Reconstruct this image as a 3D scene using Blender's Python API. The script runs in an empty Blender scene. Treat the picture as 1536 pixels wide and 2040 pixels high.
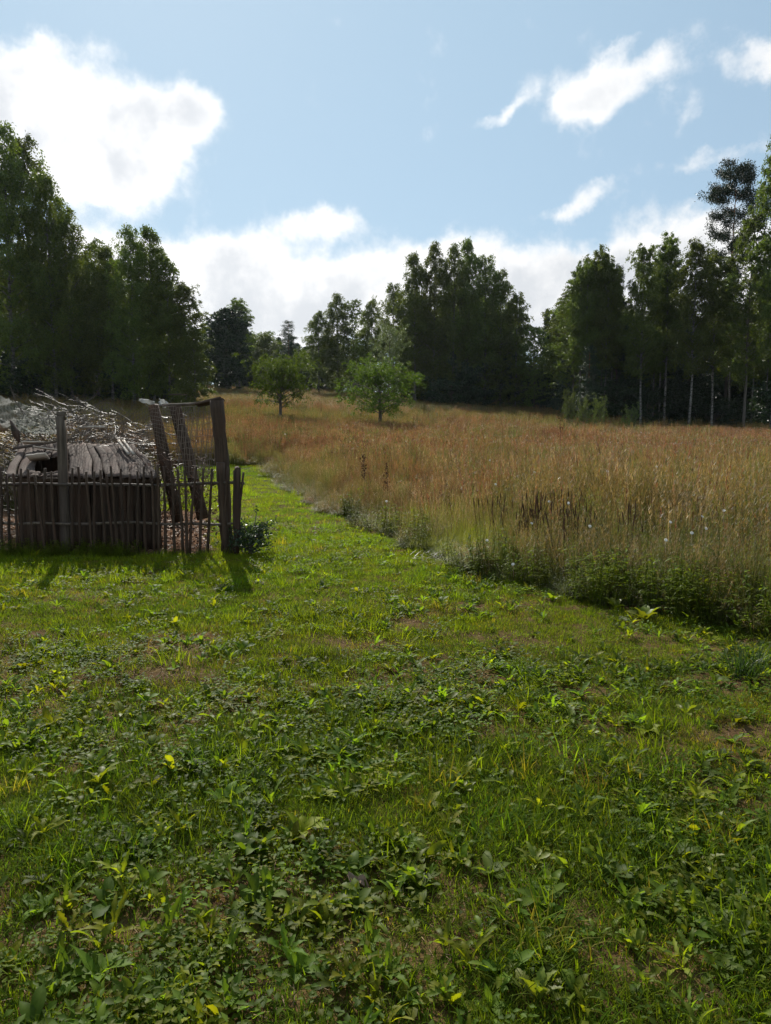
import bpy, math, random
import numpy as np
from mathutils import Vector, Matrix, Euler

R = math.radians
sc = bpy.context.scene
COL = sc.collection
rng = np.random.default_rng(7)
random.seed(7)

# ------------------------------------------------------------------ camera
F = 1533.0; PITCH = R(5.96); CAMZ = 1.6
cam = bpy.data.cameras.new('camera')
camo = bpy.data.objects.new('camera', cam); COL.objects.link(camo)
camo.location = (0, 0, CAMZ); camo.rotation_euler = (R(90) - PITCH, 0, 0)
cam.sensor_fit = 'VERTICAL'; cam.sensor_height = 24; cam.sensor_width = 18
cam.lens = 24 * F / 2040
cam.clip_start = 0.05; cam.clip_end = 8000
sc.camera = camo

# ------------------------------------------------------------------ light
SUN_EL = R(36); SUN_AZ = R(-17)            # ahead of the camera, left of its axis
sun = bpy.data.lights.new('sun', 'SUN'); sun.energy = 5.0; sun.angle = R(0.5); sun.color = (1, .95, .86)
suno = bpy.data.objects.new('sun', sun); COL.objects.link(suno)
sd = Vector((math.sin(SUN_AZ) * math.cos(SUN_EL), math.cos(SUN_AZ) * math.cos(SUN_EL), math.sin(SUN_EL)))
suno.rotation_euler = sd.to_track_quat('Z', 'Y').to_euler()
suno.location = (0, 0, 60)
sc.view_settings.view_transform = 'Standard'; sc.view_settings.look = 'None'
sc.view_settings.gamma = 1; sc.view_settings.use_curve_mapping = False
sc.view_settings.exposure = 0.46
try:
    sc.cycles.max_bounces = 6; sc.cycles.diffuse_bounces = 3; sc.cycles.transmission_bounces = 4
    sc.cycles.transparent_max_bounces = 8; sc.cycles.glossy_bounces = 2
    sc.cycles.caustics_reflective = False; sc.cycles.caustics_refractive = False
    sc.cycles.sample_clamp_indirect = 4
except Exception: pass

def ray(px, py):
    u = (px - 768) / F; v = (1020 - py) / F
    return Vector((u, math.cos(PITCH) + v * math.sin(PITCH), -math.sin(PITCH) + v * math.cos(PITCH)))
def P(px, py, d):                          # point seen at a pixel of the photo, at forward distance d
    r = ray(px, py); k = d / r.y
    return Vector((r.x * k, d, CAMZ + r.z * k))

# ------------------------------------------------------------------ node helper
class NT:
    def __init__(s, nt): s.nt = nt; s.n = nt.nodes; s.l = nt.links
    def new(s, t, **kw):
        n = s.n.new(t)
        for k, v in kw.items(): setattr(n, k, v)
        return n
    def put(s, sock, v):
        if isinstance(v, bpy.types.NodeSocket): s.l.new(v, sock)
        elif v is not None:
            if isinstance(v, (tuple, list)) and len(v) == 3 and sock.type == 'RGBA': v = (*v, 1)
            sock.default_value = v
    def math(s, op, a, b=None, c=None, clamp=False):
        n = s.new('ShaderNodeMath', operation=op, use_clamp=clamp)
        s.put(n.inputs[0], a); s.put(n.inputs[1], b); s.put(n.inputs[2], c)
        return n.outputs[0]
    def mix(s, f, a, b, mode='MIX'):
        n = s.new('ShaderNodeMix', data_type='RGBA', blend_type=mode)
        s.put(n.inputs[0], f); s.put(n.inputs[6], a); s.put(n.inputs[7], b)
        return n.outputs[2]
    def noise(s, vec, scale, detail=4, rough=.5, dist=0, dims='3D'):
        n = s.new('ShaderNodeTexNoise', noise_dimensions=dims)
        s.put(n.inputs['Vector'], vec); n.inputs['Scale'].default_value = scale
        n.inputs['Detail'].default_value = detail; n.inputs['Roughness'].default_value = rough
        n.inputs['Distortion'].default_value = dist
        return n.outputs[0]
    def smooth(s, v, a, b, o0=0., o1=1.):
        n = s.new('ShaderNodeMapRange', interpolation_type='SMOOTHSTEP')
        s.put(n.inputs[0], v); n.inputs[1].default_value = a; n.inputs[2].default_value = b
        n.inputs[3].default_value = o0; n.inputs[4].default_value = o1
        return n.outputs[0]
    def attr(s, name, typ='GEOMETRY'):
        return s.new('ShaderNodeAttribute', attribute_name=name, attribute_type=typ)

# ------------------------------------------------------------------ sky with clouds (all by direction)
w = bpy.data.worlds.new('World'); sc.world = w; w.use_nodes = True
W = NT(w.node_tree); W.n.clear()
sky = W.new('ShaderNodeTexSky', sky_type='NISHITA'); sky.sun_disc = False
sky.sun_elevation = SUN_EL; sky.sun_rotation = SUN_AZ
sky.air_density = 1.0; sky.dust_density = 0.25; sky.ozone_density = 1.0; sky.altitude = 100
tc = W.new('ShaderNodeTexCoord').outputs['Generated']
nrm = W.new('ShaderNodeVectorMath', operation='NORMALIZE'); W.put(nrm.inputs[0], tc)
sx = W.new('ShaderNodeSeparateXYZ'); W.put(sx.inputs[0], nrm.outputs[0])
az0 = W.math('ARCTAN2', sx.outputs[0], sx.outputs[1]); el0 = W.math('ARCSINE', sx.outputs[2])
# wispy edges: the direction is warped by noise before the cloud shapes are read
wn = W.new('ShaderNodeTexNoise'); W.put(wn.inputs['Vector'], nrm.outputs[0])
wn.inputs['Scale'].default_value = 9; wn.inputs['Detail'].default_value = 6; wn.inputs['Roughness'].default_value = .62
wc = W.new('ShaderNodeSeparateXYZ'); W.put(wc.inputs[0], wn.outputs['Color'])
az = W.math('MULTIPLY_ADD', W.math('SUBTRACT', wc.outputs[0], .5), .10, az0)
el = W.math('MULTIPLY_ADD', W.math('SUBTRACT', wc.outputs[1], .5), .075, el0)
CL = [  # centre px,py, half sizes px, tilt deg, weight
 (50, 205, 130, 72, 0, 1.0), (230, 235, 110, 50, 0, .95), (225, 345, 90, 46, 0, 1.0), (390, 230, 52, 38, -15, .85), (150, 300, 110, 60, 0, .8),
 (85, 125, 60, 34, 0, .7), (-120, 230, 140, 100, 0, 1.0), (330, 190, 60, 40, 0, .6),
 (210, 515, 150, 40, 0, 1.05), (430, 520, 120, 50, 0, 1.1), (640, 455, 62, 20, 5, .85), (640, 560, 180, 42, 0, 1.1), (560, 630, 150, 40, 0, 1.1),
 (890, 515, 100, 50, 0, 1.1), (1050, 552, 150, 50, 0, 1.1), (1180, 575, 150, 50, 0, 1.), (1360, 505, 110, 50, 5, 1.1), (1500, 550, 130, 60, 0, 1.),
 (900, 640, 330, 50, 0, 1.0), (400, 640, 250, 60, 0, 1.0), (1300, 650, 300, 60, 0, 1.0),
 (1265, 152, 88, 34, 12, .95), (1145, 212, 58, 28, 22, .85), (998, 230, 50, 15, 28, .85), (1235, 92, 48, 13, 30, .5),
 (1192, 388, 46, 24, 8, .95), (1130, 425, 34, 13, 15, .6), (1530, 125, 60, 28, 10, .9), (1355, 330, 65, 18, 0, .55), (1480, 305, 60, 16, 0, .5),
 (1385, 215, 45, 18, 30, .48), (130, 70, 80, 16, 0, .35)]
tot = None
def dirang(px, py):
    r = ray(px, py).normalized(); return math.atan2(r.x, r.y), math.asin(r.z)
for (px, py, rx, ry, t, wt) in CL:
    a, e = dirang(px, py); ca = math.cos(e)
    da = W.math('MULTIPLY', W.math('SUBTRACT', az, a), ca); de = W.math('SUBTRACT', el, e)
    c, s = math.cos(R(t)), math.sin(R(t)); kx = F / rx * .92; ky = F / ry * .92
    u = W.math('ADD', W.math('MULTIPLY', da, c * kx), W.math('MULTIPLY', de, s * kx))
    v = W.math('ADD', W.math('MULTIPLY', da, -s * ky), W.math('MULTIPLY', de, c * ky))
    q = W.math('ADD', W.math('MULTIPLY', u, u), W.math('MULTIPLY', v, v))
    g = W.math('MULTIPLY', W.math('EXPONENT', W.math('MULTIPLY', q, -.9)), wt)
    tot = g if tot is None else W.math('ADD', tot, g)
# beyond the frame the same kind of sky goes on: scattered cumulus and a bank above the horizon
aside = W.math('MAXIMUM', W.smooth(W.math('ABSOLUTE', az0), .55, .8), W.smooth(el0, .55, .75))
gen = W.smooth(W.noise(nrm.outputs[0], 2.6, 2, .5), .5, .72, 0, 1.0)
low = W.smooth(el0, .06, .26, .9, 0)
tot = W.math('ADD', tot, W.math('MULTIPLY', aside, W.math('ADD', gen, low)))
fine = W.noise(nrm.outputs[0], 15, 10, .6)
dens = W.math('ADD', tot, W.math('MULTIPLY', W.math('SUBTRACT', fine, .5), 2.1))
mask = W.smooth(dens, .24, 1.05)
# thick cloud shows grey undersides, thin rims glow against the sun
sh = W.noise(nrm.outputs[0], 11, 5, .55)
grey = W.math('MULTIPLY', W.smooth(tot, .6, 1.6), W.smooth(sh, .40, .62))
sdn = W.new('ShaderNodeVectorMath', operation='DOT_PRODUCT'); W.put(sdn.inputs[0], nrm.outputs[0]); sdn.inputs[1].default_value = sd
near = W.smooth(sdn.outputs['Value'], .72, .98)
ccol = W.mix(grey, (1, 1, 1), (.70, .73, .77))
b1 = W.new('ShaderNodeBackground'); W.put(b1.inputs[0], sky.outputs[0]); b1.inputs[1].default_value = 0.062
b2 = W.new('ShaderNodeBackground'); W.put(b2.inputs[0], ccol); W.put(b2.inputs[1], W.math('MULTIPLY_ADD', near, .10, .75))
# thin bright veil of high haze, stronger towards the sun
veil = W.math('MULTIPLY_ADD', near, .15, .5)
b3 = W.new('ShaderNodeBackground'); b3.inputs[0].default_value = (.60, .83, 1.0, 1); b3.inputs[1].default_value = .69
m0 = W.new('ShaderNodeMixShader'); W.put(m0.inputs[0], veil); W.l.new(b1.outputs[0], m0.inputs[1]); W.l.new(b3.outputs[0], m0.inputs[2])
m1 = W.new('ShaderNodeMixShader'); W.put(m1.inputs[0], mask); W.l.new(m0.outputs[0], m1.inputs[1]); W.l.new(b2.outputs[0], m1.inputs[2])
wo = W.new('ShaderNodeOutputWorld'); W.l.new(m1.outputs[0], wo.inputs[0])
w.cycles.sampling_method = 'MANUAL'; w.cycles.sample_map_resolution = 512

# ------------------------------------------------------------------ naming helpers
def tag(o, label=None, cat=None, group=None, kind=None):
    if label: o['label'] = label
    if cat: o['category'] = cat
    if group: o['group'] = group
    if kind: o['kind'] = kind
    return o
def empty(name, loc=(0, 0, 0), rz=0):
    o = bpy.data.objects.new(name, None); COL.objects.link(o)
    o.location = loc; o.rotation_euler = (0, 0, rz); o.empty_display_size = .2
    return o
def link(name, me, parent=None, loc=None):
    o = bpy.data.objects.new(name, me); COL.objects.link(o)
    if parent: o.parent = parent
    if loc is not None: o.location = loc
    return o
def mesh(name, V, Fc, mat, attrs=None, smooth=False):
    """V (n,3); Fc list of (k,3|4) int arrays or one array; mat material or (list, face index array)"""
    V = np.asarray(V, np.float32)
    if isinstance(Fc, np.ndarray): Fc = [Fc]
    Fc = [np.asarray(f, np.int32) for f in Fc if len(f)]
    me = bpy.data.meshes.new(name)
    me.vertices.add(len(V)); me.vertices.foreach_set('co', V.ravel())
    loops = np.concatenate([f.ravel() for f in Fc]); sizes = np.concatenate([np.full(len(f), f.shape[1]) for f in Fc])
    me.loops.add(len(loops)); me.loops.foreach_set('vertex_index', loops)
    me.polygons.add(len(sizes))
    me.polygons.foreach_set('loop_start', np.concatenate([[0], np.cumsum(sizes)[:-1]]).astype(np.int32))
    if smooth: me.polygons.foreach_set('use_smooth', np.ones(len(sizes), bool))
    if isinstance(mat, tuple):
        for m in mat[0]: me.materials.append(m)
        me.polygons.foreach_set('material_index', np.asarray(mat[1], np.int32))
    elif mat: me.materials.append(mat)
    me.update(calc_edges=True)
    for k, a in (attrs or {}).items():
        a = np.asarray(a, np.float32)
        if a.ndim == 1: at = me.attributes.new(k, 'FLOAT', 'POINT'); at.data.foreach_set('value', a)
        else: at = me.attributes.new(k, 'FLOAT_VECTOR', 'POINT'); at.data.foreach_set('vector', a.ravel())
    return me
class Geo:
    """collects vertices and quads/tris with per-vertex floats"""
    def __init__(s): s.V = []; s.F = {3: [], 4: []}; s.A = []; s.n = 0
    def add(s, V, Fc, a=0.):
        V = np.asarray(V, float).reshape(-1, 3); Fc = np.asarray(Fc)
        s.V.append(V); s.F[Fc.shape[1]].append(Fc + s.n)
        s.A.append(np.broadcast_to(np.asarray(a, float), (len(V),)) if np.ndim(a) < 2 else a); s.n += len(V)
    def mesh(s, name, mat, an='a', smooth=False):
        Fc = [np.concatenate(f) for f in s.F.values() if f]
        return mesh(name, np.concatenate(s.V), Fc, mat, {an: np.concatenate(s.A)}, smooth)

def tube(path, rad, sides=6, cap=True, rough=0, rg=None):
    p = np.asarray(path, float); n = len(p); rad = np.broadcast_to(np.asarray(rad, float), (n,))
    t = np.gradient(p, axis=0); t /= np.linalg.norm(t, axis=1)[:, None] + 1e-9
    ref = np.where(np.abs(t[:, 2:3]) > .9, np.array([[1., 0, 0]]), np.array([[0, 0, 1.]]))
    ref = np.broadcast_to(ref[0], (n, 3))
    a = np.cross(ref, t); a /= np.linalg.norm(a, axis=1)[:, None] + 1e-9
    b = np.cross(t, a)
    an = np.arange(sides) / sides * 2 * np.pi
    rr = rad[:, None] * np.ones((1, sides))
    if rough: rr = rr * (1 + rough * (rg or rng).normal(size=(n, sides)))
    V = p[:, None, :] + rr[..., None] * (np.cos(an)[None, :, None] * a[:, None, :] + np.sin(an)[None, :, None] * b[:, None, :])
    V = V.reshape(-1, 3)
    i = np.arange(n - 1)[:, None] * sides; j = np.arange(sides)[None, :]; j2 = (j + 1) % sides
    Q = np.stack([i + j, i + j2, i + sides + j2, i + sides + j], -1).reshape(-1, 4)
    if cap:
        V = np.concatenate([V, p[:1], p[-1:]]); c0 = n * sides; c1 = c0 + 1
        T0 = np.stack([np.full(sides, c0), (np.arange(sides) + 1) % sides, np.arange(sides), np.arange(sides)], -1)
        b_ = (n - 1) * sides
        T1 = np.stack([np.full(sides, c1), b_ + np.arange(sides), b_ + (np.arange(sides) + 1) % sides, b_ + (np.arange(sides) + 1) % sides], -1)
        return V, Q, np.concatenate([T0[:, :3], T1[:, :3]])
    return V, Q, None
def add_tube(g, path, rad, sides=6, a=0., cap=True, rough=0):
    V, Q, T = tube(path, rad, sides, cap, rough)
    n0 = g.n; g.add(V, Q, a)
    if T is not None: g.F[3].append(T + n0)
BOXQ = np.array([[0, 1, 3, 2], [4, 6, 7, 5], [0, 4, 5, 1], [2, 3, 7, 6], [0, 2, 6, 4], [1, 5, 7, 3]])
def plank_mesh(name, L, wd, th, mat, seg=6, warp=.01, taper=.05, axis='z', chip=.02, seed=0):
    """a weathered board running up its local z from 0 to L: warped, chipped, uneven edges"""
    r = np.random.default_rng(seed + 11)
    g = Geo(); zs = np.linspace(0, L, seg + 1)
    off = np.cumsum(r.normal(0, warp, seg + 1)) * .5; oy = np.cumsum(r.normal(0, warp, seg + 1)) * .5
    wl = wd * (.5 + r.normal(0, chip, seg + 1)); wr = wd * (.5 + r.normal(0, chip, seg + 1))
    k = 1 - taper * zs / L
    V = np.zeros((seg + 1, 6, 3))
    V[:, :, 2] = zs[:, None] + r.normal(0, .004, (seg + 1, 1))
    cup = th * .25 * r.uniform(-1, 1)
    for q, (sxx, syy) in enumerate([(-1, -1), (0, -1), (1, -1), (1, 1), (0, 1), (-1, 1)]):
        V[:, q, 0] = off + (np.where(sxx < 0, -wl, wr) if sxx else 0) * k
        V[:, q, 1] = oy + syy * th / 2 + (cup if sxx == 0 else 0)
    V[-1, :, 2] += r.normal(0, chip * .8, 6)
    i = np.arange(seg)[:, None] * 6; j = np.arange(6)[None]; j2 = (j + 1) % 6
    Q = np.stack([i + j, i + j2, i + 6 + j2, i + 6 + j], -1).reshape(-1, 4)
    e = seg * 6
    Q = np.concatenate([Q, [[5, 4, 1, 0], [4, 3, 2, 1], [e, e + 1, e + 4, e + 5], [e + 1, e + 2, e + 3, e + 4]]])
    g.add(V, Q, r.uniform())
    return g.mesh(name, mat)
def between(o, a, b, face=(0, -1, 0)):
    """stand an object's local z along a->b, its local -y towards face"""
    a = Vector(a); b = Vector(b); z = (b - a).normalized(); f = Vector(face)
    y = -(f - z * f.dot(z)).normalized(); x = y.cross(z)
    m = Matrix((x, y, z)).transposed().to_4x4(); m.translation = a
    o.matrix_local = m

# ------------------------------------------------------------------ materials
def leafmat(name, ca, cb, trans=.45, rough=.45, inst=False, spec=.35, tcol=None, vary=.25):
    m = bpy.data.materials.new(name); m.use_nodes = True; N = NT(m.node_tree); N.n.clear()
    rnd = N.attr('a').outputs['Fac']; oi = N.new('ShaderNodeObjectInfo').outputs['Random']
    col = N.mix(rnd, ca, cb)
    hsv = N.new('ShaderNodeHueSaturation'); N.put(hsv.inputs['Color'], col)
    N.put(hsv.inputs['Hue'], N.math('MULTIPLY_ADD', oi, .03, .485)); N.put(hsv.inputs['Value'], N.math('MULTIPLY_ADD', oi, vary * 2, 1 - vary))
    col = hsv.outputs[0]
    if inst:
        t = N.attr('tint', 'INSTANCER').outputs['Color']; col = N.mix(1.0, col, t, 'MULTIPLY')
    p = N.new('ShaderNodeBsdfPrincipled'); N.put(p.inputs['Base Color'], col); p.inputs['Roughness'].default_value = rough
    p.inputs['Specular IOR Level'].default_value = spec
    tr = N.new('ShaderNodeBsdfTranslucent')
    N.put(tr.inputs[0], N.mix(1.0, col, tcol or (1.65, 1.6, .35), 'MULTIPLY'))
    mx = N.new('ShaderNodeMixShader'); mx.inputs[0].default_value = trans
    N.l.new(p.outputs[0], mx.inputs[1]); N.l.new(tr.outputs[0], mx.inputs[2])
    o = N.new('ShaderNodeOutputMaterial'); N.l.new(mx.outputs[0], o.inputs[0])
    return m
def solid(name, build, rough=.8, spec=.3, bump=None):
    m = bpy.data.materials.new(name); m.use_nodes = True; N = NT(m.node_tree)
    p = N.n['Principled BSDF']; p.inputs['Roughness'].default_value = rough; p.inputs['Specular IOR Level'].default_value = spec
    c = build(N); N.put(p.inputs['Base Color'], c)
    if bump:
        b = N.new('ShaderNodeBump'); b.inputs['Strength'].default_value = bump[1]; b.inputs['Distance'].default_value = bump[2]
        N.put(b.inputs['Height'], bump[0](N)); N.put(p.inputs['Normal'], b.outputs[0])
    return m
def objco(N, scale=(1, 1, 1)):
    t = N.new('ShaderNodeTexCoord').outputs['Object']; mp = N.new('ShaderNodeMapping'); N.put(mp.inputs[0], t); mp.inputs['Scale'].default_value = scale
    rn = N.new('ShaderNodeObjectInfo').outputs['Random']
    cx = N.new('ShaderNodeCombineXYZ'); N.put(cx.inputs[0], N.math('MULTIPLY', rn, 31.)); N.put(cx.inputs[1], N.math('MULTIPLY', rn, 17.)); N.put(cx.inputs[2], N.math('MULTIPLY', rn, 7.))
    N.put(mp.inputs['Location'], cx.outputs[0])
    return mp.outputs[0]
def wood(name, c0, c1, c2, rough=.75, spec=.3):
    def col(N):
        v = objco(N, (14, 14, 1.1)); g = N.noise(v, 3.0, 6, .6); big = N.noise(objco(N, (2, 2, 1.)), 2.2, 3)
        a = N.mix(N.smooth(g, .3, .7), c0, c1)
        a = N.mix(N.smooth(big, .45, .7), a, c2)
        oi = N.new('ShaderNodeObjectInfo').outputs['Random']
        h = N.new('ShaderNodeHueSaturation'); N.put(h.inputs['Color'], a); N.put(h.inputs['Value'], N.math('MULTIPLY_ADD', oi, .5, .75))
        return h.outputs[0]
    return solid(name, col, rough, spec, (lambda N: N.noise(objco(N, (14, 14, 1.1)), 3.0, 6, .6), .7, .006))
M = {}
M['old_wood'] = wood('weathered_wood', (.045, .034, .024), (.13, .10, .072), (.075, .055, .045))
M['dark_wood'] = wood('dark_wood', (.026, .016, .009), (.07, .043, .026), (.055, .029, .017))
M['pale_wood'] = wood('pale_wood', (.30, .25, .20), (.52, .45, .38), (.40, .34, .28))
M['roof_wood'] = wood('roof_board_wood', (.06, .043, .034), (.135, .10, .082), (.095, .062, .05), .85, .08)
M['stick'] = solid('dead_stick', lambda N: N.mix(N.attr('a').outputs['Fac'], (.035, .026, .02), (.15, .125, .105)), .5, .25)
M['vine'] = solid('dead_vine', lambda N: N.mix(N.attr('a').outputs['Fac'], (.05, .025, .015), (.16, .075, .04)), .6)
M['birch_bark'] = solid('birch_bark', lambda N: N.mix(N.smooth(N.noise(objco(N, (1.2, 1.2, 5)), 2.2, 5, .65), .44, .6), (.18, .168, .15), (.03, .026, .022)), .7)
M['grey_bark'] = solid('grey_bark', lambda N: N.mix(N.noise(objco(N, (5, 5, 1)), 3, 5), (.05, .042, .035), (.14, .12, .10)), .85)
def pinebark(N):
    g = N.new('ShaderNodeSeparateXYZ'); N.put(g.inputs[0], N.new('ShaderNodeTexCoord').outputs['Object'])
    return N.mix(N.smooth(g.outputs[2], 5, 11), N.mix(N.noise(objco(N, (5, 5, 1)), 3, 5), (.05, .04, .035), (.13, .10, .08)), (.28, .13, .06))
M['pine_bark'] = solid('pine_bark', pinebark, .85)
M['birch_leaf'] = leafmat('birch_leaf', (.055, .085, .022), (.115, .145, .036), .45, .5, spec=.3, tcol=(1.6, 1.6, .5))
M['broad_leaf'] = leafmat('broad_leaf', (.05, .078, .02), (.10, .13, .032), .42, .5, spec=.3, tcol=(1.6, 1.6, .5))
M['dark_leaf'] = leafmat('dark_leaf', (.012, .026, .012), (.03, .052, .018), .22, .45)
M['willow_leaf'] = leafmat('willow_leaf', (.07, .095, .06), (.15, .18, .11), .3, .45)
M['needle'] = leafmat('needle', (.012, .026, .014), (.03, .055, .022), .15, .5)
M['apple_leaf'] = leafmat('apple_leaf', (.045, .075, .018), (.09, .125, .03), .36, .6, spec=.05)
M['shrub_leaf'] = leafmat('shrub_leaf', (.05, .075, .024), (.10, .13, .045), .35, .45)
M['grass'] = leafmat('lawn_grass', (.060, .094, .010), (.145, .18, .018), .55, .7, True, .06)
M['weed'] = leafmat('weed_leaf', (.078, .115, .012), (.155, .195, .024), .57, .55, True, .10)
M['rosette'] = leafmat('rosette_leaf', (.086, .125, .013), (.175, .215, .026), .56, .5, False, .12, vary=.25)
M['rosette_yellow'] = leafmat('yellow_rosette_leaf', (.12, .15, .02), (.20, .22, .03), .45, .5, False, .2)
# meadow stalk: green foot, dry tinted head
def stalkmat():
    m = bpy.data.materials.new('meadow_stalk'); m.use_nodes = True; N = NT(m.node_tree); N.n.clear()
    a = N.attr('a').outputs['Fac']; t = N.attr('tint', 'INSTANCER').outputs['Color']
    foot = N.mix(.5, t, (.07, .095, .02))
    col = N.mix(N.smooth(a, .1, .75), foot, t)
    p = N.new('ShaderNodeBsdfPrincipled'); N.put(p.inputs['Base Color'], col); p.inputs['Roughness'].default_value = .55; p.inputs['Specular IOR Level'].default_value = .3
    tr = N.new('ShaderNodeBsdfTranslucent'); N.put(tr.inputs[0], N.mix(1.0, col, (1.35, 1.2, .8), 'MULTIPLY'))
    mx = N.new('ShaderNodeMixShader'); mx.inputs[0].default_value = .42
    N.l.new(p.outputs[0], mx.inputs[1]); N.l.new(tr.outputs[0], mx.inputs[2])
    o = N.new('ShaderNodeOutputMaterial'); N.l.new(mx.outputs[0], o.inputs[0]); return m
M['stalk'] = stalkmat()
M['seedhead'] = solid('dark_seedhead', lambda N: N.mix(N.attr('a').outputs['Fac'], (.04, .024, .016), (.10, .055, .035)), .9, .02)
M['petal'] = leafmat('white_petal', (.62, .62, .58), (.8, .8, .76), .3, .6, tcol=(1, 1, 1), vary=.05)

# ------------------------------------------------------------------ terrain
def sstep(a, b, x): t = np.clip((x - a) / (b - a), 0, 1); return t * t * (3 - 2 * t)
def fnoise(x, y, s, seed=0, octv=3):
    r = np.random.default_rng(seed); out = 0; amp = 1; tot_ = 0
    for o in range(octv):
        for k in range(3):
            a = r.uniform(0, 2 * np.pi); ph = r.uniform(0, 6.28, 2); f = s * 2 ** o * r.uniform(.75, 1.3)
            out = out + amp * np.sin((x * np.cos(a) + y * np.sin(a)) * f + ph[0] + 1.3 * np.sin((y * np.cos(a) - x * np.sin(a)) * f * .8 + ph[1]))
        tot_ += amp * 3; amp *= .6
    return out / tot_ * 1.6      # roughly -1..1
def H(x, y):
    x = np.asarray(x, float); y = np.asarray(y, float)
    b = np.interp(y, [-50, 15, 20, 25, 32, 42, 57, 75, 100, 130, 170, 240, 400, 3000], [0, 0, .08, .25, .62, 1.3, 2.4, 3.9, 5.9, 8.0, 9.6, 10.5, 11, 11])
    s = -.04 * np.clip(x, -60, 60) * sstep(15, 50, y)
    near = 1 - sstep(18, 40, y)
    return b + s + .10 * fnoise(x, y, .12, 3) * sstep(10, 40, y) + .022 * fnoise(x, y, 1.3, 4) * near + .012 * fnoise(x, y, 6., 5) * near
def edge(y): return np.interp(y, [-6, 2, 5.9, 8.4, 10, 17.5, 30, 42], [14, 6.6, 3.05, 1.05, .5, -1.95, -5.2, -9])
def edged(x, y): return x - edge(y) + .24 * fnoise(x, y, 1.1, 8) + .12 * fnoise(x, y, 4.5, 18)          # >0 in the meadow
def lawn(x, y):
    e = edged(x, y)
    return (e < 0) & ((y < 11.2 + .25 * fnoise(x, y, 1.2, 9)) | (e > -3.4)) & (y < 27) & ~((x < -2.25 - .25 * (y - 10)) & (y > 9.95) & (y < 15.5))
def yard(x, y): return (x < -2.25 - .25 * (y - 10)) & (x > -9) & (y > 9.95) & (y < 15.5)     # bare litter inside the pen

def gridmesh(xs, ys):
    X, Y = np.meshgrid(xs, ys); Z = H(X, Y); nx = len(xs); ny = len(ys)
    V = np.stack([X, Y, Z], -1).reshape(-1, 3)
    i = np.arange(ny - 1)[:, None] * nx; j = np.arange(nx - 1)[None]
    return V, np.stack([i + j, i + j + 1, i + nx + j + 1, i + nx + j], -1).reshape(-1, 4)
def cluster(a, n, p=2.6):
    t = np.linspace(-1, 1, n); return np.sign(t) * np.abs(t) ** p * a
ys = np.concatenate([[-2500, -900, -300, -100, -40, -15], np.arange(-6, 1, .5), np.arange(1, 14, .1), np.arange(14, 40, .35), np.arange(40, 140, 2), [150, 170, 200, 250, 400, 900, 3000]])
xs = np.concatenate([-np.geomspace(2600, 9, 26), np.arange(-8.6, 7.01, .1), np.geomspace(7.4, 2600, 30)])
V, Q = gridmesh(xs, ys)
def groundmat():
    m = bpy.data.materials.new('ground'); m.use_nodes = True; N = NT(m.node_tree); p = N.n['Principled BSDF']
    pos = N.new('ShaderNodeNewGeometry').outputs['Position']
    n1 = N.noise(pos, 1.7, 5, .6); n2 = N.noise(pos, 26, 6, .7); n3 = N.noise(pos, 90, 3, .6)
    soil = N.mix(n2, (.045, .024, .012), (.13, .075, .038)); thatch = N.mix(n3, (.08, .052, .022), (.19, .125, .05))
    c = N.mix(N.smooth(N.math('ADD', n1, N.math('MULTIPLY', n2, .3)), .5, .75), soil, thatch)
    c = N.mix(N.attr('gf').outputs['Fac'], c, N.mix(n2, (.03, .045, .01), (.07, .085, .02)))
    c = N.mix(N.attr('yf').outputs['Fac'], c, N.mix(n2, (.07, .035, .02), (.20, .11, .06)))
    N.put(p.inputs['Base Color'], c); p.inputs['Roughness'].default_value = 1; p.inputs['Specular IOR Level'].default_value = .03
    b = N.new('ShaderNodeBump'); b.inputs['Strength'].default_value = .9; b.inputs['Distance'].default_value = .03
    N.put(b.inputs['Height'], N.math('ADD', n2, N.math('MULTIPLY', n3, .4))); N.put(p.inputs['Normal'], b.outputs[0]); return m
M['ground'] = groundmat()
gf = np.clip(sstep(9, 30, V[:, 1]) + (V[:, 1] < -2) , 0, 1)
tag(link('ground', mesh('ground', V, Q, M['ground'], {'gf': gf, 'yf': yard(V[:, 0], V[:, 1]).astype(float)}, True)), kind='structure')

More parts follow.
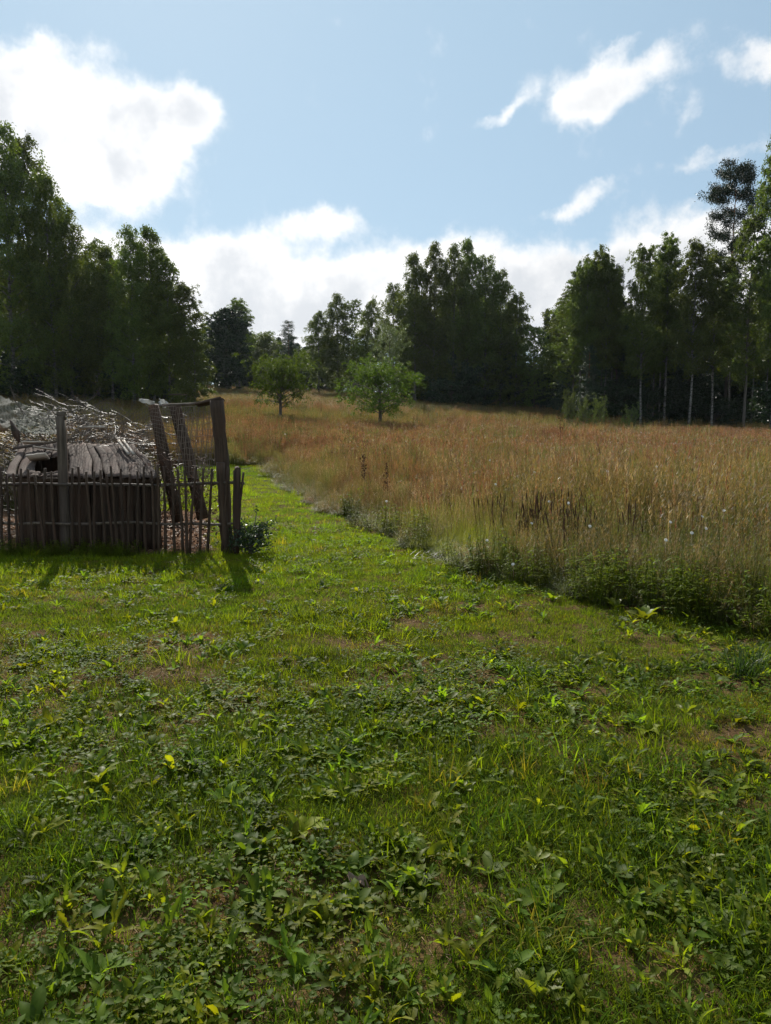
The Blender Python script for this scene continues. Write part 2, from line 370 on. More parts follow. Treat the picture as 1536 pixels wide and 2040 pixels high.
# ------------------------------------------------------------------ instancing of uncountable growth
def instancer(name, protos, pts, rot, scl, idx, tint, kind='stuff'):
    pc = bpy.data.collections.new(name + '_source')
    for i, me in enumerate(protos):
        o = bpy.data.objects.new('%s_clump_%02d' % (name, i), me); pc.objects.link(o)
    me = mesh(name, pts, [np.zeros((0, 3), int)] if False else [], None) if False else bpy.data.meshes.new(name)
    n = len(pts); me.vertices.add(n); me.vertices.foreach_set('co', np.asarray(pts, np.float32).ravel())
    for k, a in (('rot', rot), ('scl', scl), ('tint', tint)):
        at = me.attributes.new(k, 'FLOAT_VECTOR' if k != 'tint' else 'FLOAT_COLOR', 'POINT')
        if k == 'tint':
            t4 = np.ones((n, 4), np.float32); t4[:, :3] = a; at.data.foreach_set('color', t4.ravel())
        else: at.data.foreach_set('vector', np.asarray(a, np.float32).ravel())
    at = me.attributes.new('idx', 'INT', 'POINT'); at.data.foreach_set('value', np.asarray(idx, np.int32))
    o = link(name, me)
    ng = bpy.data.node_groups.new(name, 'GeometryNodeTree')
    ng.interface.new_socket('Geometry', in_out='INPUT', socket_type='NodeSocketGeometry'); ng.interface.new_socket('Geometry', in_out='OUTPUT', socket_type='NodeSocketGeometry')
    N = ng.nodes; L = ng.links
    gi = N.new('NodeGroupInput'); go = N.new('NodeGroupOutput'); iop = N.new('GeometryNodeInstanceOnPoints'); ci = N.new('GeometryNodeCollectionInfo')
    ci.inputs['Collection'].default_value = pc; ci.inputs['Separate Children'].default_value = True; ci.inputs['Reset Children'].default_value = True
    iop.inputs['Pick Instance'].default_value = True
    def at_(nm, dt):
        a = N.new('GeometryNodeInputNamedAttribute'); a.data_type = dt; a.inputs['Name'].default_value = nm; return a.outputs['Attribute']
    L.new(gi.outputs[0], iop.inputs['Points']); L.new(ci.outputs[0], iop.inputs['Instance']); L.new(at_('idx', 'INT'), iop.inputs['Instance Index'])
    e2r = N.new('FunctionNodeEulerToRotation'); L.new(at_('rot', 'FLOAT_VECTOR'), e2r.inputs[0]); L.new(e2r.outputs[0], iop.inputs['Rotation'])
    L.new(at_('scl', 'FLOAT_VECTOR'), iop.inputs['Scale']); L.new(iop.outputs[0], go.inputs[0])
    md = o.modifiers.new('scatter', 'NODES'); md.node_group = ng
    return tag(o, kind=kind)

# blade strips: base points B (n,3), azimuth, length, width, lean, bend -> strips with k segments
def blades(n, base, az, L, wd, lean, bend, seg=3, a0=None, g=None, r=rng):
    s = np.linspace(0, 1, seg + 1)
    th = lean[:, None] + bend[:, None] * s[None]                 # angle from the vertical along the blade
    dl = (L / seg)[:, None]
    hx = np.concatenate([np.zeros((n, 1)), np.cumsum(np.sin(th[:, 1:]) * dl, 1)], 1); hz = np.concatenate([np.zeros((n, 1)), np.cumsum(np.cos(th[:, 1:]) * dl, 1)], 1)
    c = np.cos(az)[:, None]; sn = np.sin(az)[:, None]
    C = np.stack([base[:, 0:1] + hx * c, base[:, 1:2] + hx * sn, base[:, 2:3] + hz], -1)
    tw = r.uniform(-.6, .6, n)[:, None]
    side = np.stack([-np.sin(az)[:, None] + 0 * s + tw * c * .5, np.cos(az)[:, None] + 0 * s + tw * sn * .5, 0 * s + 0 * az[:, None]], -1)
    ww = (wd[:, None] * (1 - s[None] ** 2 * .9) * .5)[..., None]
    VV = np.stack([C - side * ww, C + side * ww], 2)              # n, seg+1, 2, 3
    base_i = np.arange(n)[:, None] * (seg + 1) * 2 + np.arange(seg)[None] * 2
    Q = np.stack([base_i, base_i + 1, base_i + 3, base_i + 2], -1).reshape(-1, 4)
    a = (np.broadcast_to(s[None, :, None], (n, seg + 1, 2)) if a0 is None else np.broadcast_to(a0[:, None, None], (n, seg + 1, 2))).reshape(-1)
    g.add(VV.reshape(-1, 3), Q, a)

def lawn_clump(seed, n=70, rad=.11, L=(.035, .085), wd=.0032):
    r = np.random.default_rng(seed); g = Geo()
    rr = rad * np.sqrt(r.uniform(0, 1, n)); t = r.uniform(0, 6.28, n)
    b = np.stack([rr * np.cos(t), rr * np.sin(t), np.full(n, -.005)], -1)
    blades(n, b, r.uniform(0, 6.28, n), r.uniform(*L, n), wd * r.uniform(.7, 1.5, n), r.uniform(0, .6, n), r.uniform(.2, 1.5, n), 3, r.uniform(0, 1, n), g, r)
    return g.mesh('grass_clump', M['grass'])
def outline_leaf(L, wd, lobes, seg=10, rise=.9, curve=-1.3, fold=.25, r=rng, ent=0):
    """strip leaf with toothed margin and a folded midrib; local x outward"""
    s = np.linspace(0, 1, seg + 1)
    prof = np.sin(np.pi * np.clip(s, 0, 1) ** (1.5 if lobes else 1.1)) ** .75
    prof = np.maximum(prof, .10)
    if lobes: prof = prof * (1 + lobes * np.where(np.arange(seg + 1) % 2, .35, -.5))
    prof[-1] = .02
    th = rise + curve * s; dl = L / seg
    x = np.concatenate([[0], np.cumsum(np.cos(th[1:]) * dl)]); z = np.concatenate([[0], np.cumsum(np.sin(th[1:]) * dl)])
    yy = prof * wd / 2; wv = .12 * wd * np.sin(s * 9 + r.uniform(0, 6))
    back = np.where(np.arange(seg + 1) % 2, -.10 * wd, .0) if lobes else 0
    mid = np.stack([x, 0 * x, z], -1); nz = np.stack([-np.sin(th), 0 * th, np.cos(th)], -1)
    lf = mid + np.stack([x * 0 + back, yy, 0 * x], -1) + nz * (fold * yy + wv)[:, None]
    rt = mid + np.stack([x * 0 + back, -yy, 0 * x], -1) + nz * (fold * yy - wv)[:, None]
    V = np.stack([lf, mid, rt], 1).reshape(-1, 3)
    i = np.arange(seg)[:, None] * 3 + np.arange(2)[None]
    Q = np.stack([i, i + 1, i + 4, i + 3], -1).reshape(-1, 4)
    a = np.stack([0 * s, 0 * s + .9, 0 * s], 1).reshape(-1)
    return V, Q, a
def rotz(V, t): c, s = math.cos(t), math.sin(t); return V @ np.array([[c, s, 0], [-s, c, 0], [0, 0, 1]])
def weed_clump(seed, kind):
    r = np.random.default_rng(seed); g = Geo()
    if kind == 'rosette':
        for k in range(7):
            V, Q, a = outline_leaf(r.uniform(.06, .12), r.uniform(.012, .022), .6, 10, r.uniform(.7, 1.4), r.uniform(-1.6, -.6), r=r)
            g.add(rotz(V, k * .9 + r.uniform(-.3, .3)), Q, a * .6 + r.uniform(0, .4))
    elif kind == 'plantain':
        for k in range(6):
            V, Q, a = outline_leaf(r.uniform(.06, .10), r.uniform(.025, .042), 0, 5, r.uniform(.5, 1.2), r.uniform(-1.5, -.5), r=r)
            g.add(rotz(V, k * 1.05 + r.uniform(-.3, .3)), Q, a * .5 + r.uniform(0, .4))
    else:   # clover / yarrow like small leaflets
        for k in range(34):
            V, Q, a = outline_leaf(r.uniform(.018, .032), r.uniform(.012, .02), 0, 2, r.uniform(-.2, .5), -.3, r=r)
            off = np.array([r.normal(0, .06), r.normal(0, .06), r.uniform(.015, .05)])
            g.add(rotz(V, r.uniform(0, 6.28)) + off, Q, a * .4 + r.uniform(0, .6))
    return g.mesh('weed_clump', M['weed'])
def meadow_clump(seed, n=26, rad=.16, head=True, leafy=.4, wd=.005, heavy=False):
    """unit height clump of stalks with fine seed heads and some arching leaves"""
    r = np.random.default_rng(seed); g = Geo()
    rr = rad * np.sqrt(r.uniform(0, 1, n)); t = r.uniform(0, 6.28, n)
    b = np.stack([rr * np.cos(t), rr * np.sin(t), np.full(n, -.01)], -1)
    L = r.uniform(.6, 1.12, n); az_ = r.uniform(0, 6.28, n); lean = r.uniform(0, .13, n); bend = r.uniform(0, .35, n)
    if heavy: bend = bend * 2.0
    blades(n, b, az_, L, np.full(n, wd), lean, bend, 3, None, g, r)
    if head:                                                   # plumes: short fine strips along the top quarter
        for q in range(7):
            f = r.uniform(.72, 1., n); th = lean + bend * f * .55
            c = b + np.stack([np.sin(th) * np.cos(az_), np.sin(th) * np.sin(az_), np.cos(th)], -1) * (L * f)[:, None] * .99
            blades(n, c, r.uniform(0, 6.28, n), r.uniform(.03, .07, n), np.full(n, wd * 1.3), r.uniform(.1, .55, n), r.uniform(0, .5, n), 1, np.full(n, .95), g, r)
    m = int(n * leafy * 2)
    if m:
        bb = b[r.integers(0, n, m)] + r.normal(0, .01, (m, 3)) * [1, 1, 0]
        bb[:, 2] = r.uniform(0, .35, m)
        blades(m, bb, r.uniform(0, 6.28, m), r.uniform(.2, .5, m), np.full(m, wd * 1.7), r.uniform(.15, .6, m), r.uniform(.3, 1.5, m), 3, r.uniform(.1, .5, m), g, r)
    return g.mesh('meadow_clump', M['stalk'])
def herb_clump(seed):
    """leafy green weeds of the meadow margin, unit height about .5"""
    r = np.random.default_rng(seed); g = Geo()
    for k in range(9):
        az_ = r.uniform(0, 6.28); ln = r.uniform(.25, .55); b = np.array([r.normal(0, .07), r.normal(0, .07), 0])
        top = b + np.array([math.cos(az_) * .08, math.sin(az_) * .08, ln])
        add_tube(g, [b, (b + top) / 2, top], [.004, .003, .002], 3, .2, False)
        for q in range(8):
            f = r.uniform(.15, 1); V, Q, a = outline_leaf(r.uniform(.05, .11), r.uniform(.012, .026), 0, 3, r.uniform(.1, .8), -.8, r=r)
            g.add(rotz(V, r.uniform(0, 6.28)) + b + (top - b) * f, Q, a * .4 + r.uniform(0, .5))
    return g.mesh('herb_clump', M['weed'])
def spike_clump(seed):
    r = np.random.default_rng(seed); g = Geo()
    for k in range(14):
        b = np.array([r.normal(0, .10), r.normal(0, .10), 0]); d = np.array([r.normal(0, .06), r.normal(0, .06), r.uniform(.5, .75)])
        add_tube(g, [b, b + d], [.003, .002], 3, .4, False)
        add_tube(g, [b + d * .99, b + d * 1.05, b + d * 1.13, b + d * 1.17], [.003, .006, .005, .002], 4, r.uniform(0, 1), False)
    return g.mesh('spike_clump', M['seedhead'])

def scatter(n, x0, x1, y0, y1, dens=None, frustum=True):
    x = rng.uniform(x0, x1, n); y = rng.uniform(y0, y1, n)
    k = np.ones(n, bool)
    if frustum: k &= (np.abs(x) < .56 * y + 1.2)
    if dens is not None: k &= rng.uniform(0, 1, n) < dens(x, y)
    x = x[k]; y = y[k]; return x, y
def put3(x, y, dz=0): return np.stack([x, y, H(x, y) + dz], -1)
def rots(n, tilt=.1): return np.stack([rng.normal(0, tilt, n), rng.normal(0, tilt, n), rng.uniform(0, 6.28, n)], -1)
def sclv(s, sxy=None): sxy = s if sxy is None else sxy; return np.stack([sxy, sxy, s], -1)
def bare(x, y): # 0..1 how bare a spot of the lawn is
    b = sstep(.38, .75, fnoise(x, y, 1.5, 21, 4)) * sstep(0, 2, 9 - y) * .85
    b = np.maximum(b, np.exp(-(((x - 1.85) / .28) ** 2 + ((y - 3.95) / .42) ** 2)) * 1.0)
    b = np.maximum(b, np.exp(-(((x - 2.1) / .3) ** 2 + ((y - 4.8) / .12) ** 2)) * .9)
    return b

# ---- lawn
LC = [lawn_clump(i, 64, .11, (.025, .065)) for i in range(4)] + [lawn_clump(9, 60, .12, (.08, .16), .0045)]
def lawn_tint(x, y):
    n = len(x); f = fnoise(x, y, .8, 31)[:, None] * .5 + .5; f = np.clip(f + rng.normal(0, .12, (n, 1)), 0, 1)
    t = (1 - f) * np.array([[.78, .95, .85]]) + f * np.array([[1.25, 1.15, .8]])
    dry = (rng.uniform(0, 1, (n, 1)) < .05 + .3 * bare(x, y)[:, None])
    t = np.where(dry, np.array([[1.8, 1.08, 2.2]]), t)
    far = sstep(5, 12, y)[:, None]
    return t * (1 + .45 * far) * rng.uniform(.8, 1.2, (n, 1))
P_ = []
for (n, y0, y1, s) in ((17000, 1.2, 4.5, .85), (30000, 4.5, 12.0, .85), (26000, 11., 28, 1.3)):
    x, y = scatter(n, -.6 * y1 - 1, .6 * y1 + 1, y0, y1, lambda x, y: lawn(x, y) * (1 - .95 * bare(x, y)) * np.where(y < 6, .28 + .72 * sstep(-.35, .25, fnoise(x, y, 2.9, 71)), 1))
    P_.append((x, y, np.full(len(x), s)))
x = np.concatenate([p[0] for p in P_]); y = np.concatenate([p[1] for p in P_]); s = np.concatenate([p[2] for p in P_])
n = len(x); s *= rng.uniform(.7, 1.25, n) * (1 + .25 * fnoise(x, y, .9, 33))
print('lawn', n)
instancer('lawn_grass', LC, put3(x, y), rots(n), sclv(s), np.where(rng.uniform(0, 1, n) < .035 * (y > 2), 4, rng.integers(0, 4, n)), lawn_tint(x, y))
WC = [weed_clump(i, k) for i, k in enumerate(['rosette', 'rosette', 'rosette', 'plantain', 'plantain', 'clover', 'clover'])]
x1, y1 = scatter(6200, -4, 4, 1.2, 5.5, lambda x, y: lawn(x, y) * (1 - .8 * bare(x, y)))
x2, y2 = scatter(9000, -9, 5, 5.5, 14, lambda x, y: lawn(x, y) * .75)
x = np.concatenate([x1, x2]); y = np.concatenate([y1, y2]); n = len(x)
# clump weeds into patches so the sward is uneven
k = rng.uniform(0, 1, n) < np.clip(.55 + .7 * fnoise(x, y, 2.2, 41), .12, 1); x = x[k]; y = y[k]; n = len(x)
instancer('lawn_weeds', WC, put3(x, y, .004), rots(n, .12), sclv(rng.uniform(.6, 1.3, n)), rng.integers(0, 7, n), np.array([[1, 1, 1]]) * rng.uniform(.6, 1.4, (n, 1)) * np.where(rng.uniform(0, 1, (n, 1)) < .25, np.array([[1.5, 1.25, .8]]), np.array([[.85, .95, 1.05]])))
# dry litter on the bare spots
g = Geo(); r = np.random.default_rng(5); m = 26000
x = r.uniform(-4, 4, m); y = r.uniform(1.3, 7, m); k = (r.uniform(0, 1, m) < .12 + .55 * sstep(.1, -.5, fnoise(x, y, 2.9, 71)) + bare(x, y)) & lawn(x, y); x = x[k]; y = y[k]; m = len(x)
blades(m, np.stack([x, y, H(x, y) + .004], -1), r.uniform(0, 6.28, m), r.uniform(.02, .07, m), np.full(m, .0028), r.uniform(1.2, 1.5, m), r.uniform(0, .3, m), 2, r.uniform(0, 1, m), g, r)
M['litter'] = solid('dry_litter', lambda N: N.mix(N.attr('a').outputs['Fac'], (.05, .028, .016), (.30, .20, .10)), .8)
tag(link('dry_litter', g.mesh('dry_litter', M['litter'])), kind='stuff')

# ---- meadow
MC = [meadow_clump(50 + i, 26, .17) for i in range(3)] + [meadow_clump(60, 26, .17, False, 1.2)] + [meadow_clump(61, 24, .2, True, .8, .005, True)] \
   + [meadow_clump(70 + i, 30, .32, True, .3, .011) for i in range(3)] + [meadow_clump(80, 26, .3, False, 1.0, .013)]
GOLD = np.array([.185, .135, .045]); RED = np.array([.20, .085, .05]); GRN = np.array([.10, .12, .028]); YEL = np.array([.19, .21, .03]); BUFF = np.array([.28, .21, .12])
def meadow_mix(x, y):
    n = len(x); d = mdist(x, y)
    f1 = fnoise(x, y, .16, 51) + rng.normal(0, .28, n); f2 = fnoise(x, y, .35, 52) + rng.normal(0, .3, n)
    c = np.tile(GOLD, (n, 1)); idx = rng.integers(0, 3, n)
    red = (f1 > .05) & (y > 12); c[red] = RED * .72 + GOLD * .28
    band = (np.abs(y - 24 - x * .2) < 7) & (x > -1) & (rng.uniform(0, 1, n) < .62); c[band] = RED * .8 + GOLD * .2
    far = (y > 62) & (rng.uniform(0, 1, n) < .6); c[far] = GOLD * .6 + RED * .25 + GRN * .15
    g = (f2 > .62) | ((y > 36) & (y < 47) & (x > 3) & (x < 15) & (rng.uniform(0, 1, n) < .6)); c[g] = GRN; idx[g] = 3
    lip = (rng.uniform(0, 1, n) < .9 * np.exp(-np.clip(d, 0, 9) / 1.7)); c[lip] = np.where((y[lip] < 9.5)[:, None], GRN * 1.15, GRN * .5 + GOLD * .6); idx[lip & (rng.uniform(0, 1, n) < .5)] = 3
    yg = (1.2 * np.exp(-(((x - .95) / .9) ** 2 + ((y - 12.2) / 1.3) ** 2)) > rng.uniform(0, 1, n)); c[yg] = YEL; idx[yg] = 3
    bf = rng.uniform(0, 1, n) < .13; c[bf] = BUFF; idx[bf] = 4
    b2 = (rng.uniform(0, 1, n) < .75 * np.exp(-(((x - 3.4) / 1.2) ** 2 + ((y - 7.6) / .7) ** 2))); c[b2] = BUFF * .8; idx[b2] = 4
    gz = rng.uniform(0, 1, n) < .22 + .25 * (fnoise(x, y, .5, 91) > .2); c[gz] = GRN; yg = (1.3 * np.exp(-(((x - 1.0) / .75) ** 2 + ((y - 10.0) / .9) ** 2)) > rng.uniform(0, 1, n)); c *= rng.uniform(.5, 1.6, (n, 1)); c[yg] = YEL * 1.3; idx[yg] = 3; return c, idx
def mdist(x, y):
    e = edged(x, y); return np.where(y > 27, np.maximum(np.abs(e), (y - 27) * .8), np.where(e > -1.7, np.maximum(e, 0), np.maximum(-3.4 - e, 0)))
def mheight(x, y):
    d = np.clip(mdist(x, y), 0, 50)
    h = .22 + .40 * sstep(0, .9, d) + .38 * sstep(.8, 3.0, d)
    h = h * (1 + .16 * fnoise(x, y, .5, 55)) * (1 - .3 * sstep(45, 90, y))
    return h
def meadow_ok(x, y): return (~lawn(x, y)) & (~yard(x, y)) & ~((y < 11.5) & (edged(x, y) < 0))
PTS = []
for (n, y0, y1, big) in ((14000, 4.0, 11, 0), (26000, 11, 22, 0), (26000, 22, 42, 1), (30000, 42, 105, 1)):
    x, y = scatter(n, -.6 * y1 - 2, .6 * y1 + 2, y0, y1, lambda x, y: meadow_ok(x, y).astype(float))
    PTS.append((x, y, np.full(len(x), big)))
x = np.concatenate([p[0] for p in PTS]); y = np.concatenate([p[1] for p in PTS]); big = np.concatenate([p[2] for p in PTS]); n = len(x)
print('meadow', n)
c, idx = meadow_mix(x, y); bg_ = big == 1
idx = np.where(bg_ & (idx < 3), idx + 5, idx); idx = np.where(bg_ & (idx == 3), 8, idx)
h = mheight(x, y) * rng.uniform(.75, 1.15, n); h = np.where((idx == 3) | (idx == 8), h * .8, h)
sxy = np.where(y > 60, 1.8, np.where(y > 22, 1.15, 1.0)) * np.clip(h, .6, 1)
instancer('meadow_grass', MC, put3(x, y), rots(n, .09), sclv(h, sxy), idx, c)
TC = [meadow_clump(130 + i, 5, .3, True, .1, .008) for i in range(3)]
x, y = scatter(5200, -12, 24, 7.5, 40, lambda x, y: (mdist(x, y) > .9) & meadow_ok(x, y)); n = len(x)
tt = np.where(rng.uniform(0, 1, (n, 1)) < .45, RED * 1.1, np.where(rng.uniform(0, 1, (n, 1)) < .5, BUFF * 1.25, RED * .35)) * rng.uniform(.7, 1.3, (n, 1))
instancer('tall_stalks', TC, put3(x, y), rots(n, .12), sclv(mheight(x, y) * rng.uniform(.95, 1.32, n), np.full(n, 1.)), rng.integers(0, 3, n), tt)
# leafy weeds along the meadow margin and the fence foot
HC = [herb_clump(90 + i) for i in range(4)]
x, y = scatter(4600, -1, 8, 4.5, 16, lambda x, y: (edged(x, y) > -.15) * np.exp(-np.clip(edged(x, y), 0, 9) / .6) * (1 - .8 * sstep(7.5, 10, y)) * .95)
x2, y2 = scatter(260, -8, -3.2, 9.6, 10.0); xx = np.concatenate([x, x2]); yy = np.concatenate([y, y2]); n = len(xx)
instancer('margin_weeds', HC, put3(xx, yy), rots(n, .1), sclv(np.concatenate([rng.uniform(.45, 1.1, len(x)), rng.uniform(.2, .5, len(x2))])), rng.integers(0, 4, n), np.array([[.95, .9, .75]]) * rng.uniform(.6, 1.25, (n, 1)))
SC = [spike_clump(95 + i) for i in range(2)]
x, y = scatter(700, .8, 4.6, 7.6, 11.5, lambda x, y: (edged(x, y) > .5) * np.exp(-(((x - 2.6) / 1.3) ** 2 + ((y - 9.6) / 1.0) ** 2)) * .27); n = len(x)
instancer('dark_seedheads', SC, put3(x, y), rots(n, .08), sclv(rng.uniform(.6, 1.05, n)), rng.integers(0, 2, n), np.ones((n, 3)))

# ------------------------------------------------------------------ trees
def tree_meshes(seed, Ht, Rr, h0, bark, leaf, nb=60, elev=(.5, 1.0), prof='birch', ntw=12, nl=24, twl=.8, droop=1.0, lw=(.11, .07), clump=0., lean=.03, r0=None, stems=1):
    r = np.random.default_rng(seed); gt = Geo(); Ls = []
    stem_list = []
    for st in range(stems):
        aa = r.uniform(0, 6.28) + st * 2.1; out = (0 if stems == 1 else .22)
        zz = np.linspace(0, 1, 10); wob = np.cumsum(r.normal(0, lean * Ht / 10, (10, 2)), 0); wob[0] = 0
        path = np.stack([wob[:, 0] + math.cos(aa) * out * Ht * zz, wob[:, 1] + math.sin(aa) * out * Ht * zz, zz * Ht], -1)
        path[0, 2] = -.3
        rb = r0 or Ht * .0062 + .015; rad = rb * (1 - zz) ** .8 + .012; rad[0] *= 1.35
        add_tube(gt, path, rad, 7, r.uniform(), True, .05); stem_list.append((path, rad))
    for b in range(nb):
        path, rad = stem_list[b % stems]
        u = ((b + .5) / nb) ** (.85 if prof != 'pine' else .7); t = h0 + (1 - h0) * u
        z = t * Ht; c = np.array([np.interp(z, path[:, 2], path[:, k]) for k in range(3)]); c[2] = z
        if prof == 'birch': pr = (math.sin(math.pi * min(1, .10 + .88 * u ** .8)) ** .6) * (1.12 - .30 * u) * (1 - .35 * max(0, u - .7) / .3) + .03
        elif prof == 'round': pr = math.sqrt(max(0, 1 - (2 * u - .85) ** 2 * .75)) * (1 - .15 * u)
        elif prof == 'spruce': pr = (1 - u) ** .85 * 1.0 + .03
        elif prof == 'pine': pr = math.sin(math.pi * (.15 + .8 * u)) ** .6 * r.uniform(.6, 1.1)
        else: pr = 1 - .4 * u
        L = Rr * pr * r.uniform(.72, 1.2); az_ = b * 2.399 + r.uniform(-.5, .5)
        e = r.uniform(*elev) * (1 if prof != 'birch' else (.7 + .6 * u)); 
        s = np.linspace(0, 1, 5); hor = L * (s - .12 * s * s); ver = L * (math.tan(min(e, 1.25)) * s * .75 - (.35 * droop) * s * s)
        bp = c + np.stack([np.cos(az_) * hor, np.sin(az_) * hor, ver], -1)
        add_tube(gt, bp, np.interp(z, path[:, 2], rad) * .38 * (1 - s) + .006, 3, .5, False)
        k = max(3, int(ntw * (L / Rr + .25))); ss = r.uniform(.12, 1.02, k) ** .8
        tp = np.stack([np.interp(ss, s, bp[:, q]) for q in range(3)], -1)
        tp += r.normal(0, .10 * L + .05, (k, 3)) * [1, 1, .7]
        taz = az_ + r.normal(0, .9, k); TL = twl * r.uniform(.5, 1.3, k)
        for q in range(k):
            m = nl; f = r.uniform(0, 1, m)
            dirh = np.array([math.cos(taz[q]), math.sin(taz[q])])
            if clump:
                ce = tp[q] + np.array([dirh[0], dirh[1], .3]) * TL[q] * .5
                p = ce + r.normal(0, clump, (m, 3)) * [1, 1, .6]
            else:
                hx = TL[q] * f * (.75 - .4 * droop * f); hz = TL[q] * (.35 * (1 - droop) * f - droop * .9 * f * f)
                p = tp[q] + np.stack([dirh[0] * hx, dirh[1] * hx, hz], -1) + r.normal(0, .05 * TL[q] + .02, (m, 3))
            Ls.append(np.concatenate([p, np.full((m, 1), taz[q])], 1))
    Ls = np.concatenate(Ls); m = len(Ls)
    hang = r.normal(0, 1, (m, 3)); hang[:, 2] -= 1.1 * droop
    hang /= np.linalg.norm(hang, axis=1)[:, None]
    n2 = r.normal(0, 1, (m, 3)); sd_ = np.cross(hang, n2); sd_ /= np.linalg.norm(sd_, axis=1)[:, None]
    l = lw[0] * r.uniform(.65, 1.3, (m, 1)); wv = lw[1] * r.uniform(.65, 1.3, (m, 1)); c = Ls[:, :3]
    V = np.stack([c, c + hang * l * .45 + sd_ * wv * .5, c + hang * l, c + hang * l * .45 - sd_ * wv * .5], 1).reshape(-1, 3)
    i = np.arange(m)[:, None] * 4; Q = i + np.array([[0, 1, 2, 3]])
    a = np.repeat(r.uniform(0, 1, m), 4)
    return (gt.mesh('trunk', bark, smooth=True), mesh('crown', V, Q, leaf, {'a': a}), Ht, Rr)
PR = {
 'birch0': tree_meshes(1, 17, 2.5, .10, M['birch_bark'], M['birch_leaf'], 76, (.55, 1.1), 'birch', 17, 30, 1.1, .95, (.15, .095)),
 'birch1': tree_meshes(2, 16, 2.3, .16, M['birch_bark'], M['birch_leaf'], 70, (.55, 1.1), 'birch', 17, 30, 1.0, .9, (.15, .095)),
 'birch2': tree_meshes(3, 15, 2.0, .30, M['birch_bark'], M['birch_leaf'], 64, (.6, 1.15), 'birch', 18, 36, .8, .6, (.115, .085)),
 'birch3': tree_meshes(4, 14, 1.9, .36, M['birch_bark'], M['birch_leaf'], 64, (.5, 1.1), 'birch', 18, 36, .8, .45, (.115, .085)),
 'birch4': tree_meshes(5, 12, 2.2, .04, M['birch_bark'], M['birch_leaf'], 66, (.4, 1.0), 'birch', 16, 28, .8, .6, (.14, .10)),
 'alder': tree_meshes(6, 13, 2.6, .10, M['grey_bark'], M['broad_leaf'], 60, (.4, .9), 'round', 13, 26, .7, .25, (.14, .11)),
 'aspen': tree_meshes(7, 15, 2.3, .22, M['grey_bark'], M['broad_leaf'], 64, (.5, 1.0), 'birch', 16, 34, .7, .25, (.11, .09)),
 'linden': tree_meshes(8, 12, 3.6, .03, M['grey_bark'], M['dark_leaf'], 110, (.2, .8), 'round', 15, 26, .8, .35, (.22, .18)),
 'spruce': tree_meshes(9, 15, 2.6, .03, M['grey_bark'], M['needle'], 100, (-.15, .25), 'spruce', 15, 28, .6, .7, (.22, .08)),
 'pine': tree_meshes(10, 19, 2.7, .52, M['pine_bark'], M['needle'], 30, (.1, .7), 'pine', 13, 90, .8, .1, (.20, .06), .22, .012),
 'young_pine': tree_meshes(11, 12, 1.9, .12, M['pine_bark'], M['needle'], 46, (.3, .9), 'spruce', 12, 40, .5, .0, (.17, .05), .15),
 'willow': tree_meshes(12, 6.5, 2.0, .03, M['grey_bark'], M['willow_leaf'], 46, (.5, 1.1), 'round', 10, 22, .7, .2, (.12, .05)),
}
KIND = {'birch': ('birch_tree', 'birch'), 'alder': ('alder_tree', 'tree'), 'aspen': ('aspen_tree', 'tree'), 'linden': ('round_tree', 'tree'),
        'spruce': ('spruce_tree', 'spruce'), 'pine': ('pine_tree', 'pine'), 'young_pine': ('pine_tree', 'pine'), 'willow': ('willow_tree', 'willow')}
def plant_tree(k, x, y, ht, wd, label, group=None):
    tr, cr, h_, r_ = PR[k]; nm, cat = KIND['birch' if k.startswith('birch') else k]
    o = empty(nm, (x, y, float(H(x, y))), random.uniform(0, 6.28))
    o.scale = (wd / r_, wd / r_, ht / h_)
    link('trunk', tr, o); link('crown', cr, o); tag(o, label, cat, group); return o
def front(k, px, top, d, wpx, label, group=None):
    """a tree of the front row: top pixel, forward distance, crown half width in px"""
    p = P(px, top, d); g0 = float(H(p.x, d)); ht = max(2., p.z - g0)
    return plant_tree(k, p.x, d, ht, wpx / F * d * (1.12 if px < 1130 else .95), label, group)
LW = 'at the left edge of the meadow'
front('birch0', 5, 262, 50, 70, 'tallest drooping birch in the left corner, its top nearest the frame edge')
front('birch1', 52, 285, 53, 60, 'tall birch with hanging twigs, second from the left frame edge')
front('birch0', 92, 358, 51, 55, 'tall birch stepping down right of the two tallest left ones')
front('birch1', 132, 425, 52, 50, 'birch with a narrow feathered top in the middle of the left stand')
front('birch4', 185, 488, 55, 50, 'shorter birch in the dip of the left stand outline')
front('birch1', 215, 500, 52, 50, 'birch left of the two pointed tops in the left stand')
front('birch0', 257, 460, 50, 48, 'birch with a pointed spire and one pale trunk in the left stand')
front('birch1', 295, 463, 51, 48, 'birch with the second pointed spire, right half of the left stand')
front('birch4', 332, 522, 50, 46, 'birch on the sloping right shoulder of the left stand')
front('birch2', 362, 572, 50, 36, 'slender birch with loose twigs near the right end of the left stand')
front('birch4', 386, 655, 48, 34, 'low yellow green birch closing the left stand beside the open field')
front('linden', 448, 618, 92, 50, 'dark rounded tree at the far end of the field, left of the gap')
front('birch3', 474, 600, 97, 28, 'light birch rising behind the dark rounded tree')
front('aspen', 412, 645, 95, 24, 'small tree on the left flank of the dark rounded tree')
front('birch3', 522, 668, 105, 26, 'small loose birch left of the lone pine at the far field end')
front('young_pine', 577, 640, 108, 28, 'lone pine with tiered branches in the gap at the far field end')
front('alder', 545, 720, 104, 30, 'low bushy tree under the lone far pine')
front('birch1', 635, 625, 92, 30, 'left tree of the far clump right of the lone pine')
front('birch0', 672, 590, 92, 34, 'highest tree of the far clump right of the lone pine')
front('alder', 704, 602, 92, 30, 'dense tree closing the far clump on its right')
front('birch1', 742, 602, 84, 30, 'yellow green birch on the left foot of the big central clump')
front('willow', 775, 655, 70, 36, 'pale grey green willow in front of the central clump')
